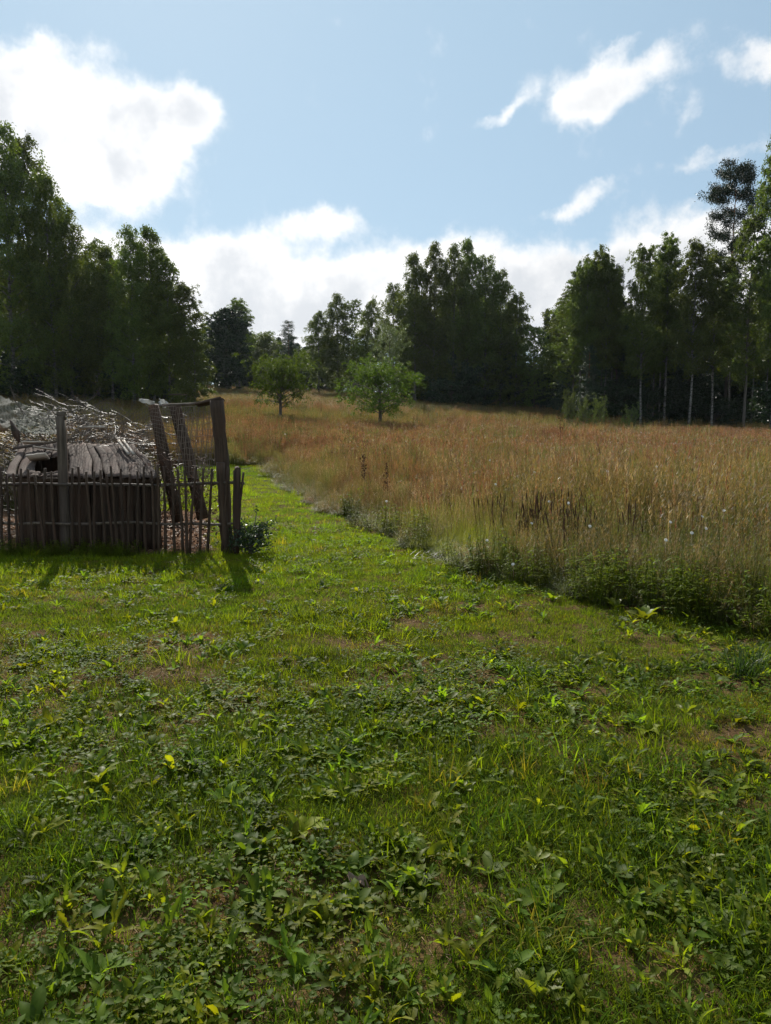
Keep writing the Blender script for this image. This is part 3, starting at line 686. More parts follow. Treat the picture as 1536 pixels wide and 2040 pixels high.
front('birch0', 783, 570, 80, 34, 'birch stepping up the left side of the central clump')
front('birch1', 828, 513, 76, 38, 'birch with a bushy top on the left shoulder of the central clump')
front('birch0', 866, 492, 76, 40, 'birch with feathered leaning top left of centre in the big clump')
front('birch0', 905, 496, 75, 40, 'birch in the middle of the big central clump')
front('birch1', 935, 486, 76, 38, 'topmost birch of the big central clump with a narrow tip')
front('birch0', 968, 516, 75, 40, 'birch just right of the central clump summit')
front('birch1', 1002, 545, 75, 38, 'birch on the falling right shoulder of the central clump')
front('birch4', 1030, 590, 74, 34, 'lower birch on the right foot of the central clump')
front('alder', 1068, 655, 70, 30, 'low green broadleaf tree in the dip right of the central clump')
front('spruce', 1092, 615, 76, 26, 'pointed spruce in the dip between central clump and right wood')
front('spruce', 1107, 625, 80, 20, 'second thin spruce tip in the dip, behind the first')
front('aspen', 1148, 545, 58, 40, 'broadleaf tree at the left end of the right wood, leafy to mid height')
front('birch3', 1190, 505, 57, 40, 'birch with a leaning tip, left part of the right wood')
front('young_pine', 1236, 530, 58, 32, 'dark young pine with upright shoots in the right wood')
front('birch2', 1287, 500, 54, 40, 'silvery birch with leaves hanging low and a forked pale trunk')
front('birch3', 1337, 478, 55, 42, 'birch with an open feathery top, centre of the right wood')
front('birch2', 1385, 490, 52, 44, 'birch with one clean white trunk standing forward in the right wood')
front('birch3', 1432, 515, 53, 44, 'leafy birch below the big pine crown')
front('pine', 1466, 335, 60, 62, 'tall pine with a dark knobby crown above the right wood')
front('aspen', 1500, 425, 52, 62, 'broad leafy tree near the right frame edge below the pine')
front('birch3', 1566, 275, 50, 50, 'tall tree whose leafy side enters at the right frame edge')
# low spreading pine branch of the right wood belongs to a small pine
front('young_pine', 1172, 690, 54, 36, 'small pine with bright flat boughs above the pale thin trunks')
# rows behind: the wood in depth
def row(n, poly, kinds, hts, label, group, wd=(1.8, 2.8)):
    c = 0
    while c < n:
        x = random.uniform(poly[0], poly[1]); y = random.uniform(poly[2], poly[3])
        if not poly[4](x, y): continue
        plant_tree(random.choice(kinds), x, y, random.uniform(*hts), random.uniform(*wd), label, group); c += 1
row(46, (-52, -15.0, 54, 84, lambda x, y: x < -.245 * y - 2.2), ['birch0', 'birch1', 'alder', 'aspen', 'spruce'], (9, 12.5), 'tree standing in the shade inside the left wood', 'trees inside the left wood')
row(34, (2.5, 18, 79, 100, lambda x, y: x > .03 * y and x < .17 * y), ['birch1', 'alder', 'spruce', 'birch0'], (9, 12.5), 'tree standing in the shade inside the central clump', 'trees inside the central clump')
row(26, (-26, 2.5, 104, 124, lambda x, y: -.24 * y < x < -.01 * y), ['birch4', 'alder', 'spruce', 'linden'], (6, 8.5), 'tree standing behind the far clump of the field', 'trees behind the far clump')
row(66, (13, 50, 58, 92, lambda x, y: x > .215 * y), ['birch2', 'birch3', 'aspen', 'spruce', 'alder', 'spruce'], (7.5, 10.5), 'tree standing in the shade inside the right wood', 'trees inside the right wood')
row(26, (-70, 110, 125, 165, lambda x, y: True), ['birch1', 'alder', 'spruce'], (5.5, 7.5), 'distant tree of the wood closing the far horizon', 'trees closing the far horizon', (3.2, 5))
# slim pale trunks at the front of the right wood
tr_, cr_, h_, r_ = PR['birch3']
def pole_birch(px, y, lean):
    p = P(px, 830, y); o = empty('birch_tree', (p.x, y, float(H(p.x, y))), random.uniform(0, 6.28)); o.scale = (.55, .55, .82)
    link('trunk', tr_, o); link('crown', cr_, o)
    return tag(o, 'slim birch with a bare pale trunk at the front of the right wood', 'birch', 'slim birches at the front of the right wood')
for q, t in ((1153, 'leftmost thin pale trunk above the pale green shrubs'), (1166, 'second thin pale trunk from the left above the pale green shrubs'), (1178, 'thin pale trunk third from the left above the pale green shrubs'),
   (1195, 'thin pale trunk above the rightmost pale green shrub, fourth from the left'), (1203, 'thin pale trunk close beside the fourth one above the shrubs'), (1217, 'thin pale trunk just right of the pale green shrubs'),
   (1300, 'slim birch trunk right against the forked silvery birch'), (1313, 'slim birch trunk a step right of the forked silvery birch'), (1322, 'slim birch trunk second to the right of the forked silvery birch'),
   (1452, 'slim birch trunk under the big pine crown'), (1497, 'slim birch trunk right of the big pine, in deep shade'), (1525, 'slim birch trunk nearest the right frame edge')): tag(pole_birch(q, random.uniform(55, 58), 0), t)
# shrubs at the wood edge
SH = tree_meshes(14, 2.2, 1.3, .02, M['grey_bark'], M['shrub_leaf'], 30, (.5, 1.2), 'round', 9, 18, .35, .0, (.10, .06), 0, .03, .03)
SD = tree_meshes(15, 2.2, 1.5, .02, M['grey_bark'], M['dark_leaf'], 30, (.5, 1.2), 'round', 9, 20, .4, .1, (.14, .10), 0, .03, .03)
def shrub(px, top, y, wpx, label, src=SH, group=None):
    p = P(px, top, y); g0 = float(H(p.x, y)); o = empty('shrub', (p.x, y, g0), random.uniform(0, 6.28))
    k = wpx / F * y / src[3]; o.scale = (k, k, max(.5, p.z - g0) / src[2] * .95); link('trunk', src[0], o); link('crown', src[1], o); return tag(o, label, 'shrub', group)
shrub(1133, 798, 50, 16, 'pale green shrub, tallest and leftmost of the three below the thin trunks')
shrub(1163, 810, 50, 17, 'pale green shrub in the middle of the three below the thin trunks')
shrub(1196, 808, 50, 18, 'pale green shrub, rightmost of the three below the thin trunks')
shrub(1258, 822, 49, 18, 'low faded shrub at the foot of the forked silvery birch')
for q in range(64):
    reg = q % 3 if q < 46 else 3
    if reg == 0: px, y = random.uniform(-60, 395), random.uniform(50, 60)
    elif reg == 1: px, y = random.uniform(830, 1120), random.uniform(72, 82)
    elif reg == 3: px, y = random.uniform(500, 760), random.uniform(100, 112)
    else: px, y = random.uniform(1120, 1600), random.uniform(55, 68)
    p = P(px, 800, y); top = random.uniform(1.8, 3.8)
    o = empty('bush', (p.x, y, float(H(p.x, y))), random.uniform(0, 6.28)); k = random.uniform(1.1, 1.9); o.scale = (k, k, top / 2.2)
    link('trunk', SD[0], o); link('crown', SD[1], o); 
    tag(o, ('dark bush at the foot of the left wood behind the pen', 'dark bush at the foot of the big central clump', 'dark bush at the foot of the right wood', 'dark bush at the far end of the field between the distant clumps')[reg], 'bush', ('bushes under the left wood', 'bushes under the central clump', 'bushes under the right wood', 'bushes at the far field end')[reg])

# apple trees standing in the meadow
def apple(seed, px, py_base, d, halfpx, top, label):
    t, c, h_, r_ = tree_meshes(seed, 4.0, 2.2, .33, M['grey_bark'], M['apple_leaf'], 50, (.35, 1.0), 'round', 13, 22, .55, .55, (.09, .06), 0, .06, .10, 1)
    p = P(px, py_base, d); g0 = float(H(p.x, d)); o = empty('apple_tree', (p.x, d, g0), seed)
    tp = P(px, top, d); o.scale = (halfpx / F * d / r_ * 1.0,) * 2 + ((tp.z - g0) / h_ * .95,)
    link('trunk', t, o); link('crown', c, o); return tag(o, label, 'apple tree')
apple(31, 558, 845, 43, 78, 712, 'apple tree on a single trunk in the meadow, left of the pair')
apple(32, 757, 850, 41, 88, 728, 'wider apple tree with forking low limbs in the meadow, right of the pair')

# thin summer haze: one box round everything
HZ = Geo(); V_ = np.array([[x_, y_, z_] for x_ in (-160, 160) for y_ in (-60, 240) for z_ in (-3, 60)], float); V_[:, 2] = np.where(V_[:, 2] < 0, -3, 45)
HZ.add(V_, BOXQ)
mh_ = bpy.data.materials.new('haze'); mh_.use_nodes = True; N_ = mh_.node_tree; N_.nodes.clear()
pv = N_.nodes.new('ShaderNodeVolumePrincipled'); pv.inputs['Color'].default_value = (.86, .93, 1, 1); pv.inputs['Density'].default_value = .00009; pv.inputs['Anisotropy'].default_value = .35
om_ = N_.nodes.new('ShaderNodeOutputMaterial'); N_.links.new(pv.outputs[0], om_.inputs['Volume'])
tag(link('haze', HZ.mesh('haze', mh_)), kind='stuff')

# ------------------------------------------------------------------ picket fence
def at(px, y, z): p = P(px, 1000, y); return Vector((p.x, y, z))
FY = 10.0
fence = empty('picket_fence', (-3.4, FY, 0)); tag(fence, 'rough grey picket fence of thin poles closing the pen around the wooden coop', 'fence')
def chunk(name, parent, a, b, r0, r1, mat, sides=7, seg=8, wob=.006, rough=.08, flat=1.0):
    a = np.array(a, float); b = np.array(b, float); t = np.linspace(0, 1, seg + 1)[:, None]
    pts = a + (b - a) * t; w_ = np.cumsum(rng.normal(0, wob, (seg + 1, 3)), 0); w_ -= t * w_[-1]
    g = Geo(); add_tube(g, pts + w_, r0 + (r1 - r0) * t[:, 0], sides, rng.uniform(), True, rough)
    me = g.mesh(name, mat); o = link(name, me, parent)
    if parent: o.location = -parent.location
    return o
px = -120.
while px < 487:
    y = FY + rng.uniform(-.02, .02) - .045
    if not (110 < px < 136 or 422 < px < 447):
        lean = rng.normal(0, .035) + (.10 if px > 385 else 0) * rng.uniform(.2, 1.2); top = P(px, 935 + rng.normal(0, 5), y).z
        x0 = P(px, 1000, y).x
        chunk('picket', fence, (x0 - lean, y, -.03), (x0 + lean * .4, y, top), .021, .016, M['dark_wood'], 5, 6, .005)
    px += 14.8 + rng.normal(0, 2.0)
x0 = P(470, 1000, FY).x
o = link('picket', plank_mesh('picket', 1.17, .085, .03, M['dark_wood'], 8, .006, .05), fence); o.location = Vector((x0, FY - .06, -.03)) - fence.location; o.rotation_euler = (0, .03, 0)
for pyy, r_ in ((963, .022), (1042, .02)):
    a = P(-160, pyy + 3, FY); b = P(487 if pyy < 1000 else 480, pyy, FY)
    o = chunk('rail', fence, a, b, r_, r_ * .9, M['old_wood'], 6, 26, .008)
# posts
lp = P(125, 830, FY + .05)
o = link('post', plank_mesh('post', lp.z + .1, .105, .09, M['old_wood'], 9, .006, .05), fence); o.location = Vector((P(122, 1000, FY).x, FY + .08, -.1)) - fence.location
cap = link('post', plank_mesh('post_cap', .12, .11, .02, M['old_wood'], 2, .0, 0), fence)
cap.location = Vector((P(118, 1000, FY).x - .02, FY + .08, lp.z + .01)) - fence.location; cap.rotation_euler = (0, R(90), 0); cap.name = 'post_cap'
a = P(448, 1092, FY); b = P(428, 797, FY)
b.z = P(428, 797, FY).z
o = chunk('post', fence, (a.x, FY + .10, -.1), (b.x, FY + .10, b.z), .082, .088, M['dark_wood'], 10, 16, .008, .07)
o['label'] = 'thick gnarled corner post'
o = chunk('post', fence, (a.x + .03, FY - .0, -.1), (a.x - .03, FY + .0, P(440, 922, FY).z), .05, .055, M['dark_wood'], 7, 8, .008, .10)
# fence running back from the far left is hidden; a side run closes the corner behind
# ------------------------------------------------------------------ coop
coop = empty('wooden_coop', (-3.95, 10.9, 0)); tag(coop, 'low ramshackle wooden coop with board walls and a wavy board roof behind the fence', 'coop')
CY = 10.42; eave = 1.0
xl = P(36, 1000, CY).x; xr = P(318, 1000, CY).x
x = xl; i = 0
while x < xr - .03:
    wd = min(rng.uniform(.10, .17), xr - x); me = plank_mesh('wall_board', eave - rng.uniform(0, .04), wd - .006, .022, M['dark_wood'], 6, .003, rng.uniform(-.02, .04), chip=.01, seed=i)
    o = link('wall_board', me, coop); o.location = Vector((x + wd / 2, CY + rng.uniform(-.006, .006), 0)) - coop.location; o.rotation_euler = (0, rng.normal(0, .012), 0); x += wd; i += 1
bx0 = P(48, 880, 11.6).x; bx1 = P(272, 880, 11.6).x
# side and rear walls
for (p0, p1, zt) in (((xr, CY + .02), (bx1, 11.55), 1.2), ((xl, CY + .02), (bx0, 11.55), 1.2), ((bx0, 11.57), (bx1, 11.57), 1.36)):
    p0 = np.array(p0); p1 = np.array(p1); n = 7 if zt < 1.3 else 13
    for k in range(n):
        q = p0 + (p1 - p0) * (k + .5) / n; f = (k + .5) / n; top = (.98 + .38 * f) if zt < 1.3 else 1.34
        L = np.linalg.norm(p1 - p0) / n; me = plank_mesh('wall_board', top, L - .006, .022, M['dark_wood'], 4, .003, .0, chip=.01, seed=100 + k)
        o = link('wall_board', me, coop); o.location = Vector((q[0], q[1], 0)) - coop.location
        o.rotation_euler = (0, 0, math.atan2(p1[1] - p0[1], p1[0] - p0[0]))
# roof: long wavy boards running from the ridge down to the eave, each curled
def roof_board(a0, a1, b0, b1, seed):
    """a0-a1 lower edge, b0-b1 upper edge of one curled board"""
    r = np.random.default_rng(seed); g = Geo(); ns = 12; nc = 5; ph = r.uniform(0, 6.28)
    Vv = []
    for side in (0, 1):
        for i_ in range(ns + 1):
            s = i_ / ns
            for j_ in range(nc):
                c = j_ / (nc - 1); p = np.array(a0) * (1 - s) * (1 - c) + np.array(a1) * (1 - s) * c + np.array(b0) * s * (1 - c) + np.array(b1) * s * c
                hump = .010 * (1 - (2 * c - 1) ** 2) + .012 * c; wv = .014 * math.sin(s * 9 + ph) + .008 * r.normal() * (side == 0)
                p = p + np.array([(.020 * math.sin(s * 7 + ph*.25 + a0[0]*.8)), 0, hump + wv * .6 - side * .016]); Vv.append(p)
    Vv = np.array(Vv); n1 = (ns + 1) * nc
    i2 = np.arange(ns)[:, None] * nc + np.arange(nc - 1)[None]
    Qt = np.stack([i2, i2 + 1, i2 + nc + 1, i2 + nc], -1).reshape(-1, 4); Qb = Qt[:, ::-1] + n1
    e = []
    for i_ in range(ns):
        for j_ in (0, nc - 1):
            k = i_ * nc + j_; q = [k, k + nc, k + nc + n1, k + n1]; e.append(q if j_ == 0 else q[::-1])
    for j_ in range(nc - 1):
        e.append([j_, j_ + n1, j_ + 1 + n1, j_ + 1]); k = ns * nc + j_; e.append([k, k + 1, k + 1 + n1, k + n1])
    g.add(Vv, np.concatenate([Qt, Qb, np.array(e)]), r.uniform())
    return g.mesh('roof_board', M['roof_wood'])
nB = 17
Ea = P(14, 948, 10.25); Eb = P(320, 952, 10.25); Ra = P(38, 884, 11.6); Rb = P(268, 886, 11.6)
for i in range(nB):
    f0 = i / nB; f1 = (i + 1.04) / nB; cs = []
    for (A, B, f) in ((Ea, Eb, f0), (Ea, Eb, f1), (Ra, Rb, f0), (Ra, Rb, f1)):
        q = A.lerp(B, f); cs.append(np.array(q))
    jit = rng.normal(0, .045)
    cs[0][1] += jit; cs[1][1] += jit; cs[0][2] += rng.normal(0, .006); cs[1][2] += rng.normal(0, .006)
    if 3 <= i <= 6:   # hole in the roof: only short ends remain
        lo = (cs[0] * .90 + cs[2] * .10, cs[1] * .90 + cs[3] * .10)
        hi = (cs[0] * .42 + cs[2] * .58, cs[1] * .42 + cs[3] * .58)
        me = roof_board(hi[0], hi[1], cs[2], cs[3], i)
        o = link('roof_board', me, coop); o.location = -coop.location
        me = roof_board(cs[0], cs[1], lo[0], lo[1], i + 50)
        o = link('roof_board', me, coop); o.location = -coop.location; continue
    me = roof_board(*cs, i); o = link('roof_board', me, coop); o.location = -coop.location
for q in (245, 255):   # two pale laths on the right of the roof
    a = P(q + 12, 912, 10.95); b = P(q - 9, 884, 11.5); me = plank_mesh('roof_lath', (b - a).length, .035, .02, M['pale_wood'], 5, .002, 0)
    o = link('roof_lath', me, coop); between(o, a - coop.location + Vector((0, 0, .05)), b - coop.location + Vector((0, 0, .05)), (0, 0, -1)); o['label'] = 'pale sunlit lath'
me = plank_mesh('eave_board', Eb.x - Ea.x - .08, .06, .03, M['dark_wood'], 14, .004, 0); o = link('eave_board', me, coop)
between(o, Vector((Ea.x + .04, 10.36, .955)) - coop.location, Vector((Eb.x - .04, 10.36, .945)) - coop.location)
# loose boards lying over the roof and the heap
def board(pa, pb, d0, d1, wd, th, mat, label, up=(0, 0, -1), seed=0, name='loose_board', cat='board'):
    a = P(*pa, d0); b = P(*pb, d1); me = plank_mesh(name, (b - a).length, wd, th, mat, 5, .004, .03, chip=.03, seed=seed)
    o = link(name, me); between(o, a, b, up); return tag(o, label, cat)
board((56, 912), (96, 908), 10.75, 10.75, .15, .02, M['pale_wood'], 'pale board propped tilted over the dark hole in the coop roof', (0, -.6, -.8), 1)
board((45, 882), (88, 882), 11.3, 11.3, .10, .02, M['pale_wood'], 'pale plank lying above the roof hole, nearest the left corner', (0, -.3, -1), 2)
board((68, 890), (120, 899), 11.1, 11.0, .06, .02, M['pale_wood'], 'narrow pale plank sloping down towards the left fence post', (0, -.3, -1), 3)
board((25, 894), (148, 874), 11.2, 11.4, .035, .03, M['old_wood'], 'long thin stick lying across the coop roof behind the fence post', (0, -.3, -1), 4)
board((22, 850), (40, 872), 11.9, 11.7, .26, .02, M['roof_wood'], 'broken reddish board tilted on the heap left of the coop', (0, -.8, -.5), 5)
board((-12, 850), (12, 845), 12.0, 12.0, .2, .02, M['pale_wood'], 'pale broken board at the left frame edge on the heap', (0, -.8, -.5), 6)
board((160, 851), (208, 852), 12.1, 12.0, .04, .03, M['pale_wood'], 'short bleached pole lying on the heap above the coop roof', (0, -.3, -1), 7)
# two big boards leaning behind
board((355, 1040), (305, 806), 10.9, 11.3, .16, .04, M['dark_wood'], 'tall dark slab leaning left, further left of the two behind the fence', (0, -1, 0), 8, 'leaning_slab', 'slab')
board((405, 1035), (348, 808), 10.9, 11.3, .17, .04, M['dark_wood'], 'tall dark slab leaning left, nearest the corner post', (0, -1, 0), 9, 'leaning_slab', 'slab')
board((392, 806), (441, 795), 10.2, 10.12, .10, .035, M['dark_wood'], 'dark weathered board resting on top of the corner post', (0, -.3, -1), 10)
board((322, 808), (398, 805), 11.2, 10.35, .045, .03, M['old_wood'], 'crooked horizontal pole tying the slab tops to the corner post', (0, -.3, -1), 11)
board((338, 786), (365, 787), 11.3, 11.3, .02, .015, M['old_wood'], 'small bare stick standing out above the leaning slabs', (0, -.3, -1), 12)
# white scraps on top
def scrap(pa, s, d, label, seed):
    r = np.random.default_rng(seed); n = 7; u, v = np.meshgrid(np.linspace(-1, 1, n), np.linspace(-1, 1, n))
    k = np.sqrt(1 - .35 * u * u * v * v); X = u * s[0] / 2 * k; Z = v * s[1] / 2 * k * (1 + .2 * r.normal(size=u.shape)); Y = .04 * r.normal(size=u.shape) + .03 * u
    X = X + Z * .4
    V = np.stack([X, Y, Z - u * s[1] * .35], -1).reshape(-1, 3); i_ = np.arange(n - 1)[:, None] * n + np.arange(n - 1)[None]
    me = mesh('scrap', np.concatenate([V, V + [0, .008, 0]]), np.concatenate([np.stack([i_, i_ + 1, i_ + n + 1, i_ + n], -1).reshape(-1, 4), (np.stack([i_, i_ + 1, i_ + n + 1, i_ + n], -1).reshape(-1, 4) + n * n)[:, ::-1]]), M['cloth'], None, True)
    o = link('cloth_scrap', me); o.location = P(*pa, d); return tag(o, label, 'rag')
M['cloth'] = leafmat('bleached_cloth', (.6, .6, .58), (.7, .7, .68), .35, .8, tcol=(1, 1, 1), vary=.02)
scrap((293, 800), (.20, .06), 11.2, 'white rag draped on the pole left of the leaning slabs', 1)
scrap((324, 803), (.10, .09), 11.2, 'small white rag on the slab top, right of the longer rag', 2)

# brushwood heap
def heap(name, n, cx, cy, rx, ry, hz, seed, rad=.006, base=.2):
    r = np.random.default_rng(seed); g = Geo()
    for k in range(n):
        a = r.uniform(0, 6.28); q = math.sqrt(r.uniform()); x = cx + rx * q * math.cos(a); y = cy + ry * q * math.sin(a)
        top = hz(x, y); z = top * r.uniform(.45, 1.02) if r.uniform() < .8 else top * r.uniform(.0, 1)
        L = r.uniform(.15, .6); d = np.array([r.normal(), r.normal() * .7, r.normal() * .4]); d /= np.linalg.norm(d)
        p = np.array([x, y, max(.05, z)]); pts = [p]
        for s in range(4):
            d = d + r.normal(0, .28, 3); d /= np.linalg.norm(d); p = p + d * L / 4; pts.append(p)
        rr = rad * r.uniform(.5, 1.8); c = r.uniform() ** 1.5
        add_tube(g, pts, [rr, rr * .9, rr * .75, rr * .55, rr * .35], 3, c, False)
        for s in range(2):
            q0 = pts[r.integers(1, 4)]; dd = d + r.normal(0, .7, 3); dd /= np.linalg.norm(dd)
            add_tube(g, [q0, q0 + dd * L * .15, q0 + dd * L * .3 + [0, 0, .03]], [rr * .6, rr * .45, rr * .3], 3, c, False)
    return link(name, g.mesh(name, M['stick']))
def hz(x, y):
    t = np.clip((x + 6.9) / 4.2, 0, 1)
    return 1.35 + .8 * np.exp(-((x + 5.3) / .9) ** 2) * .95 + .25 * np.exp(-((x + 4.2) / .6) ** 2) - .3 * abs(y - 12.8)
tag(heap('brushwood_heap', 2600, -5.35, 12.9, 1.5, .95, hz, 3, .0042), 'high tangle of bare grey brushwood piled behind the coop', 'brushwood', kind='stuff')
hz2 = lambda x, y: 1.5 - .25 * abs(x + 3.9)
tag(heap('hanging_twigs', 170, -3.6, 11.6, .75, .25, lambda x, y: 1.75 + .3 * (x + 3.6), 4, .005), 'loose bare twigs between the heap and the leaning slabs', 'twigs', kind='stuff')
# plastic film sagging over the heap at the left
def film():
    n = 40; m = 18; A = [(-160, 770), (0, 790), (60, 808), (128, 838)]; B = [(-160, 850), (-20, 840), (40, 862), (118, 866)]
    t = np.linspace(0, 1, 4); u = np.linspace(0, 1, n); V = []
    for j in range(m):
        v = j / (m - 1)
        for i in range(n):
            a = [np.interp(u[i], t, [q[k] for q in A]) for k in (0, 1)]; b = [np.interp(u[i], t, [q[k] for q in B]) for k in (0, 1)]
            d = 12.7 * (1 - v) + 11.7 * v; pp = P(a[0] * (1 - v) + b[0] * v, a[1] * (1 - v) + b[1] * v, d)
            V.append([pp.x, pp.y + .05 * math.sin(u[i] * 23 + v * 5), pp.z + .045 * math.sin(u[i] * 17 + 3 * v) * math.sin(3.1 * v) + .02 * math.sin(u[i] * 61 + v * 19)])
    V = np.array(V); i_ = np.arange(m - 1)[:, None] * n + np.arange(n - 1)[None]
    mt = bpy.data.materials.new('old_film'); mt.use_nodes = True; N = NT(mt.node_tree); N.n.clear()
    p = N.new('ShaderNodeBsdfPrincipled'); p.inputs['Roughness'].default_value = .7; p.inputs['Specular IOR Level'].default_value = .12; tcx = N.new('ShaderNodeTexCoord').outputs['Object']
    ns = N.noise(tcx, 5, 5, .6); N.put(p.inputs['Base Color'], N.mix(ns, (.04, .05, .042), (.11, .125, .105)))
    tr = N.new('ShaderNodeBsdfTranslucent'); tr.inputs[0].default_value = (.16, .18, .15, 1); tp = N.new('ShaderNodeBsdfTransparent'); tp.inputs[0].default_value = (.8, .85, .8, 1)
    m1 = N.new('ShaderNodeMixShader'); m1.inputs[0].default_value = .35; N.l.new(p.outputs[0], m1.inputs[1]); N.l.new(tr.outputs[0], m1.inputs[2])
    m2 = N.new('ShaderNodeMixShader'); N.put(m2.inputs[0], N.smooth(N.noise(tcx, 9, 4), .4, .7, .35, .85)); N.l.new(m1.outputs[0], m2.inputs[1]); N.l.new(tp.outputs[0], m2.inputs[2])
    oo = N.new('ShaderNodeOutputMaterial'); N.l.new(m2.outputs[0], oo.inputs[0])
    o = link('plastic_sheet', mesh('plastic_sheet', V, np.stack([i_, i_ + 1, i_ + n + 1, i_ + n], -1).reshape(-1, 4), mt, None, True))
    return tag(o, 'torn greyish plastic sheet sagging over the brushwood at the left edge', 'sheet')
film()
# wire netting: a hanging mesh of fine wires between slabs and corner post
g = Geo(); a0 = P(352, 812, 10.6); a1 = P(424, 806, 10.15); n = 22
for i in range(n + 1):
    t = i / n; x_ = a0.x + (a1.x - a0.x) * t; y_ = a0.y + (a1.y - a0.y) * t; zt = a0.z + (a1.z - a0.z) * t
    pts = [[x_ + .012 * math.sin(k * 1.3 + i * 2), y_ + .03 * math.sin(k * .7 + i * .3), zt - k * .12] for k in range(9)]
    add_tube(g, pts, .004, 3, .3, False)
for k in range(13):
    pts = [[a0.x + (a1.x - a0.x) * i / 8, a0.y + (a1.y - a0.y) * i / 8 + .02 * math.sin(i + k), a0.z + (a1.z - a0.z) * i / 8 - k * .08 - .01 * math.sin(i * 2 + k)] for i in range(9)]
    add_tube(g, pts, .0035, 3, .3, False)
M['wire'] = solid('rusty_wire', lambda N: (.16, .12, .09), .5)
def net(A, n, drop, cell, seed):
    rr_ = np.random.default_rng(seed); pts = np.array([list(P(*q)) for q in A]); L = np.concatenate([[0], np.cumsum(np.linalg.norm(np.diff(pts, axis=0), axis=1))]); n = int(L[-1] / cell)
    u = np.linspace(0, L[-1], n + 1); T = np.stack([np.interp(u, L, pts[:, k]) for k in range(3)], -1); m = int(drop / cell)
    off = rr_.normal(0, .006, (n + 1, m + 1, 3)); G = T[:, None, :] + off; fall = np.arange(m + 1) * cell
    G[..., 2] -= fall[None, :] * (1 + .05 * np.sin(u[:, None] * 7)); G[..., 1] += .05 * np.sin(u[:, None] * 5 + fall[None] * 6)
    for i in range(n + 1): add_tube(g, G[i], .0034, 3, .6, False)
    for k in range(m + 1): add_tube(g, G[:, k], .0034, 3, .6, False)
net([(130, 842, 10.9), (170, 812, 11.2), (215, 800, 11.4), (262, 826, 11.3), (300, 806, 11.15), (352, 810, 10.8)], 0, .62, .055, 5)
tag(link('wire_netting', g.mesh('wire_netting', M['wire'])), 'rusty wire netting draped from the brush heap over the leaning slabs to the corner post', 'netting')
# dead climbing stems over the slabs
g = Geo(); r = np.random.default_rng(77)
for k in range(420):
    x_ = r.uniform(-3.55, -2.5); y_ = r.uniform(10.5, 11.4); z_ = r.uniform(0, 1) ** .7 * (1.35 - .4 * abs(x_ + 3.)); p = np.array([x_, y_, z_]); d = r.normal(0, 1, 3) * [1, .6, .8]; pts = [p]
    for s in range(4): d = d / np.linalg.norm(d) + r.normal(0, .5, 3); p = p + d * .05; pts.append(p)
    add_tube(g, pts, .0035, 3, r.uniform(), False)
for k in range(900):
    c = np.array([r.uniform(-3.55, -2.45), r.uniform(10.5, 11.4), 0]); c[2] = r.uniform(0, 1) * (1.3 - .4 * abs(c[0] + 3.)); u = r.normal(0, .022, 3); v = r.normal(0, .016, 3)
    g.add([c, c + u, c + u + v, c + v], [[0, 1, 2, 3]], r.uniform())
tag(link('dead_vines', g.mesh('dead_vines', M['vine'])), 'brown dead climbing stems and leaves tangled round the leaning slabs', 'dead vines', kind='stuff')
# brown litter in the pen
g = Geo(); r = np.random.default_rng(78); m = 5000; y_ = r.uniform(10.05, 13.5, m); x_ = r.uniform(-8, -2.25, m) - .25 * (y_ - 10); zc = H(x_, y_) + .01 + r.uniform(0, .05, m)
u = r.normal(0, .03, (m, 3)) * [1, 1, .4]; v = r.normal(0, .02, (m, 3)) * [1, 1, .4]; c = np.stack([x_, y_, zc], -1)
g.add(np.stack([c, c + u, c + u + v, c + v], 1).reshape(-1, 3), np.arange(m)[:, None] * 4 + np.array([[0, 1, 2, 3]]), np.repeat(r.uniform(0, 1, m), 4))
M['leaf_litter'] = solid('leaf_litter', lambda N: N.mix(N.attr('a').outputs['Fac'], (.08, .035, .02), (.26, .15, .08)), .7)
tag(link('leaf_litter', g.mesh('leaf_litter', M['leaf_litter'])), kind='stuff')
# small dark bush by the fence corner
k0 = tree_meshes(44, .22, .24, .02, M['grey_bark'], M['dark_leaf'], 24, (.3, 1.2), 'round', 6, 12, .08, .0, (.035, .028), 0, .02, .012)
p = P(498, 1095, 9.9); o = empty('bush', (p.x, 9.95, 0)); link('trunk', k0[0], o); link('crown', k0[1], o); tag(o, 'small dark leafy bush on the mown path beside the fence end', 'bush')

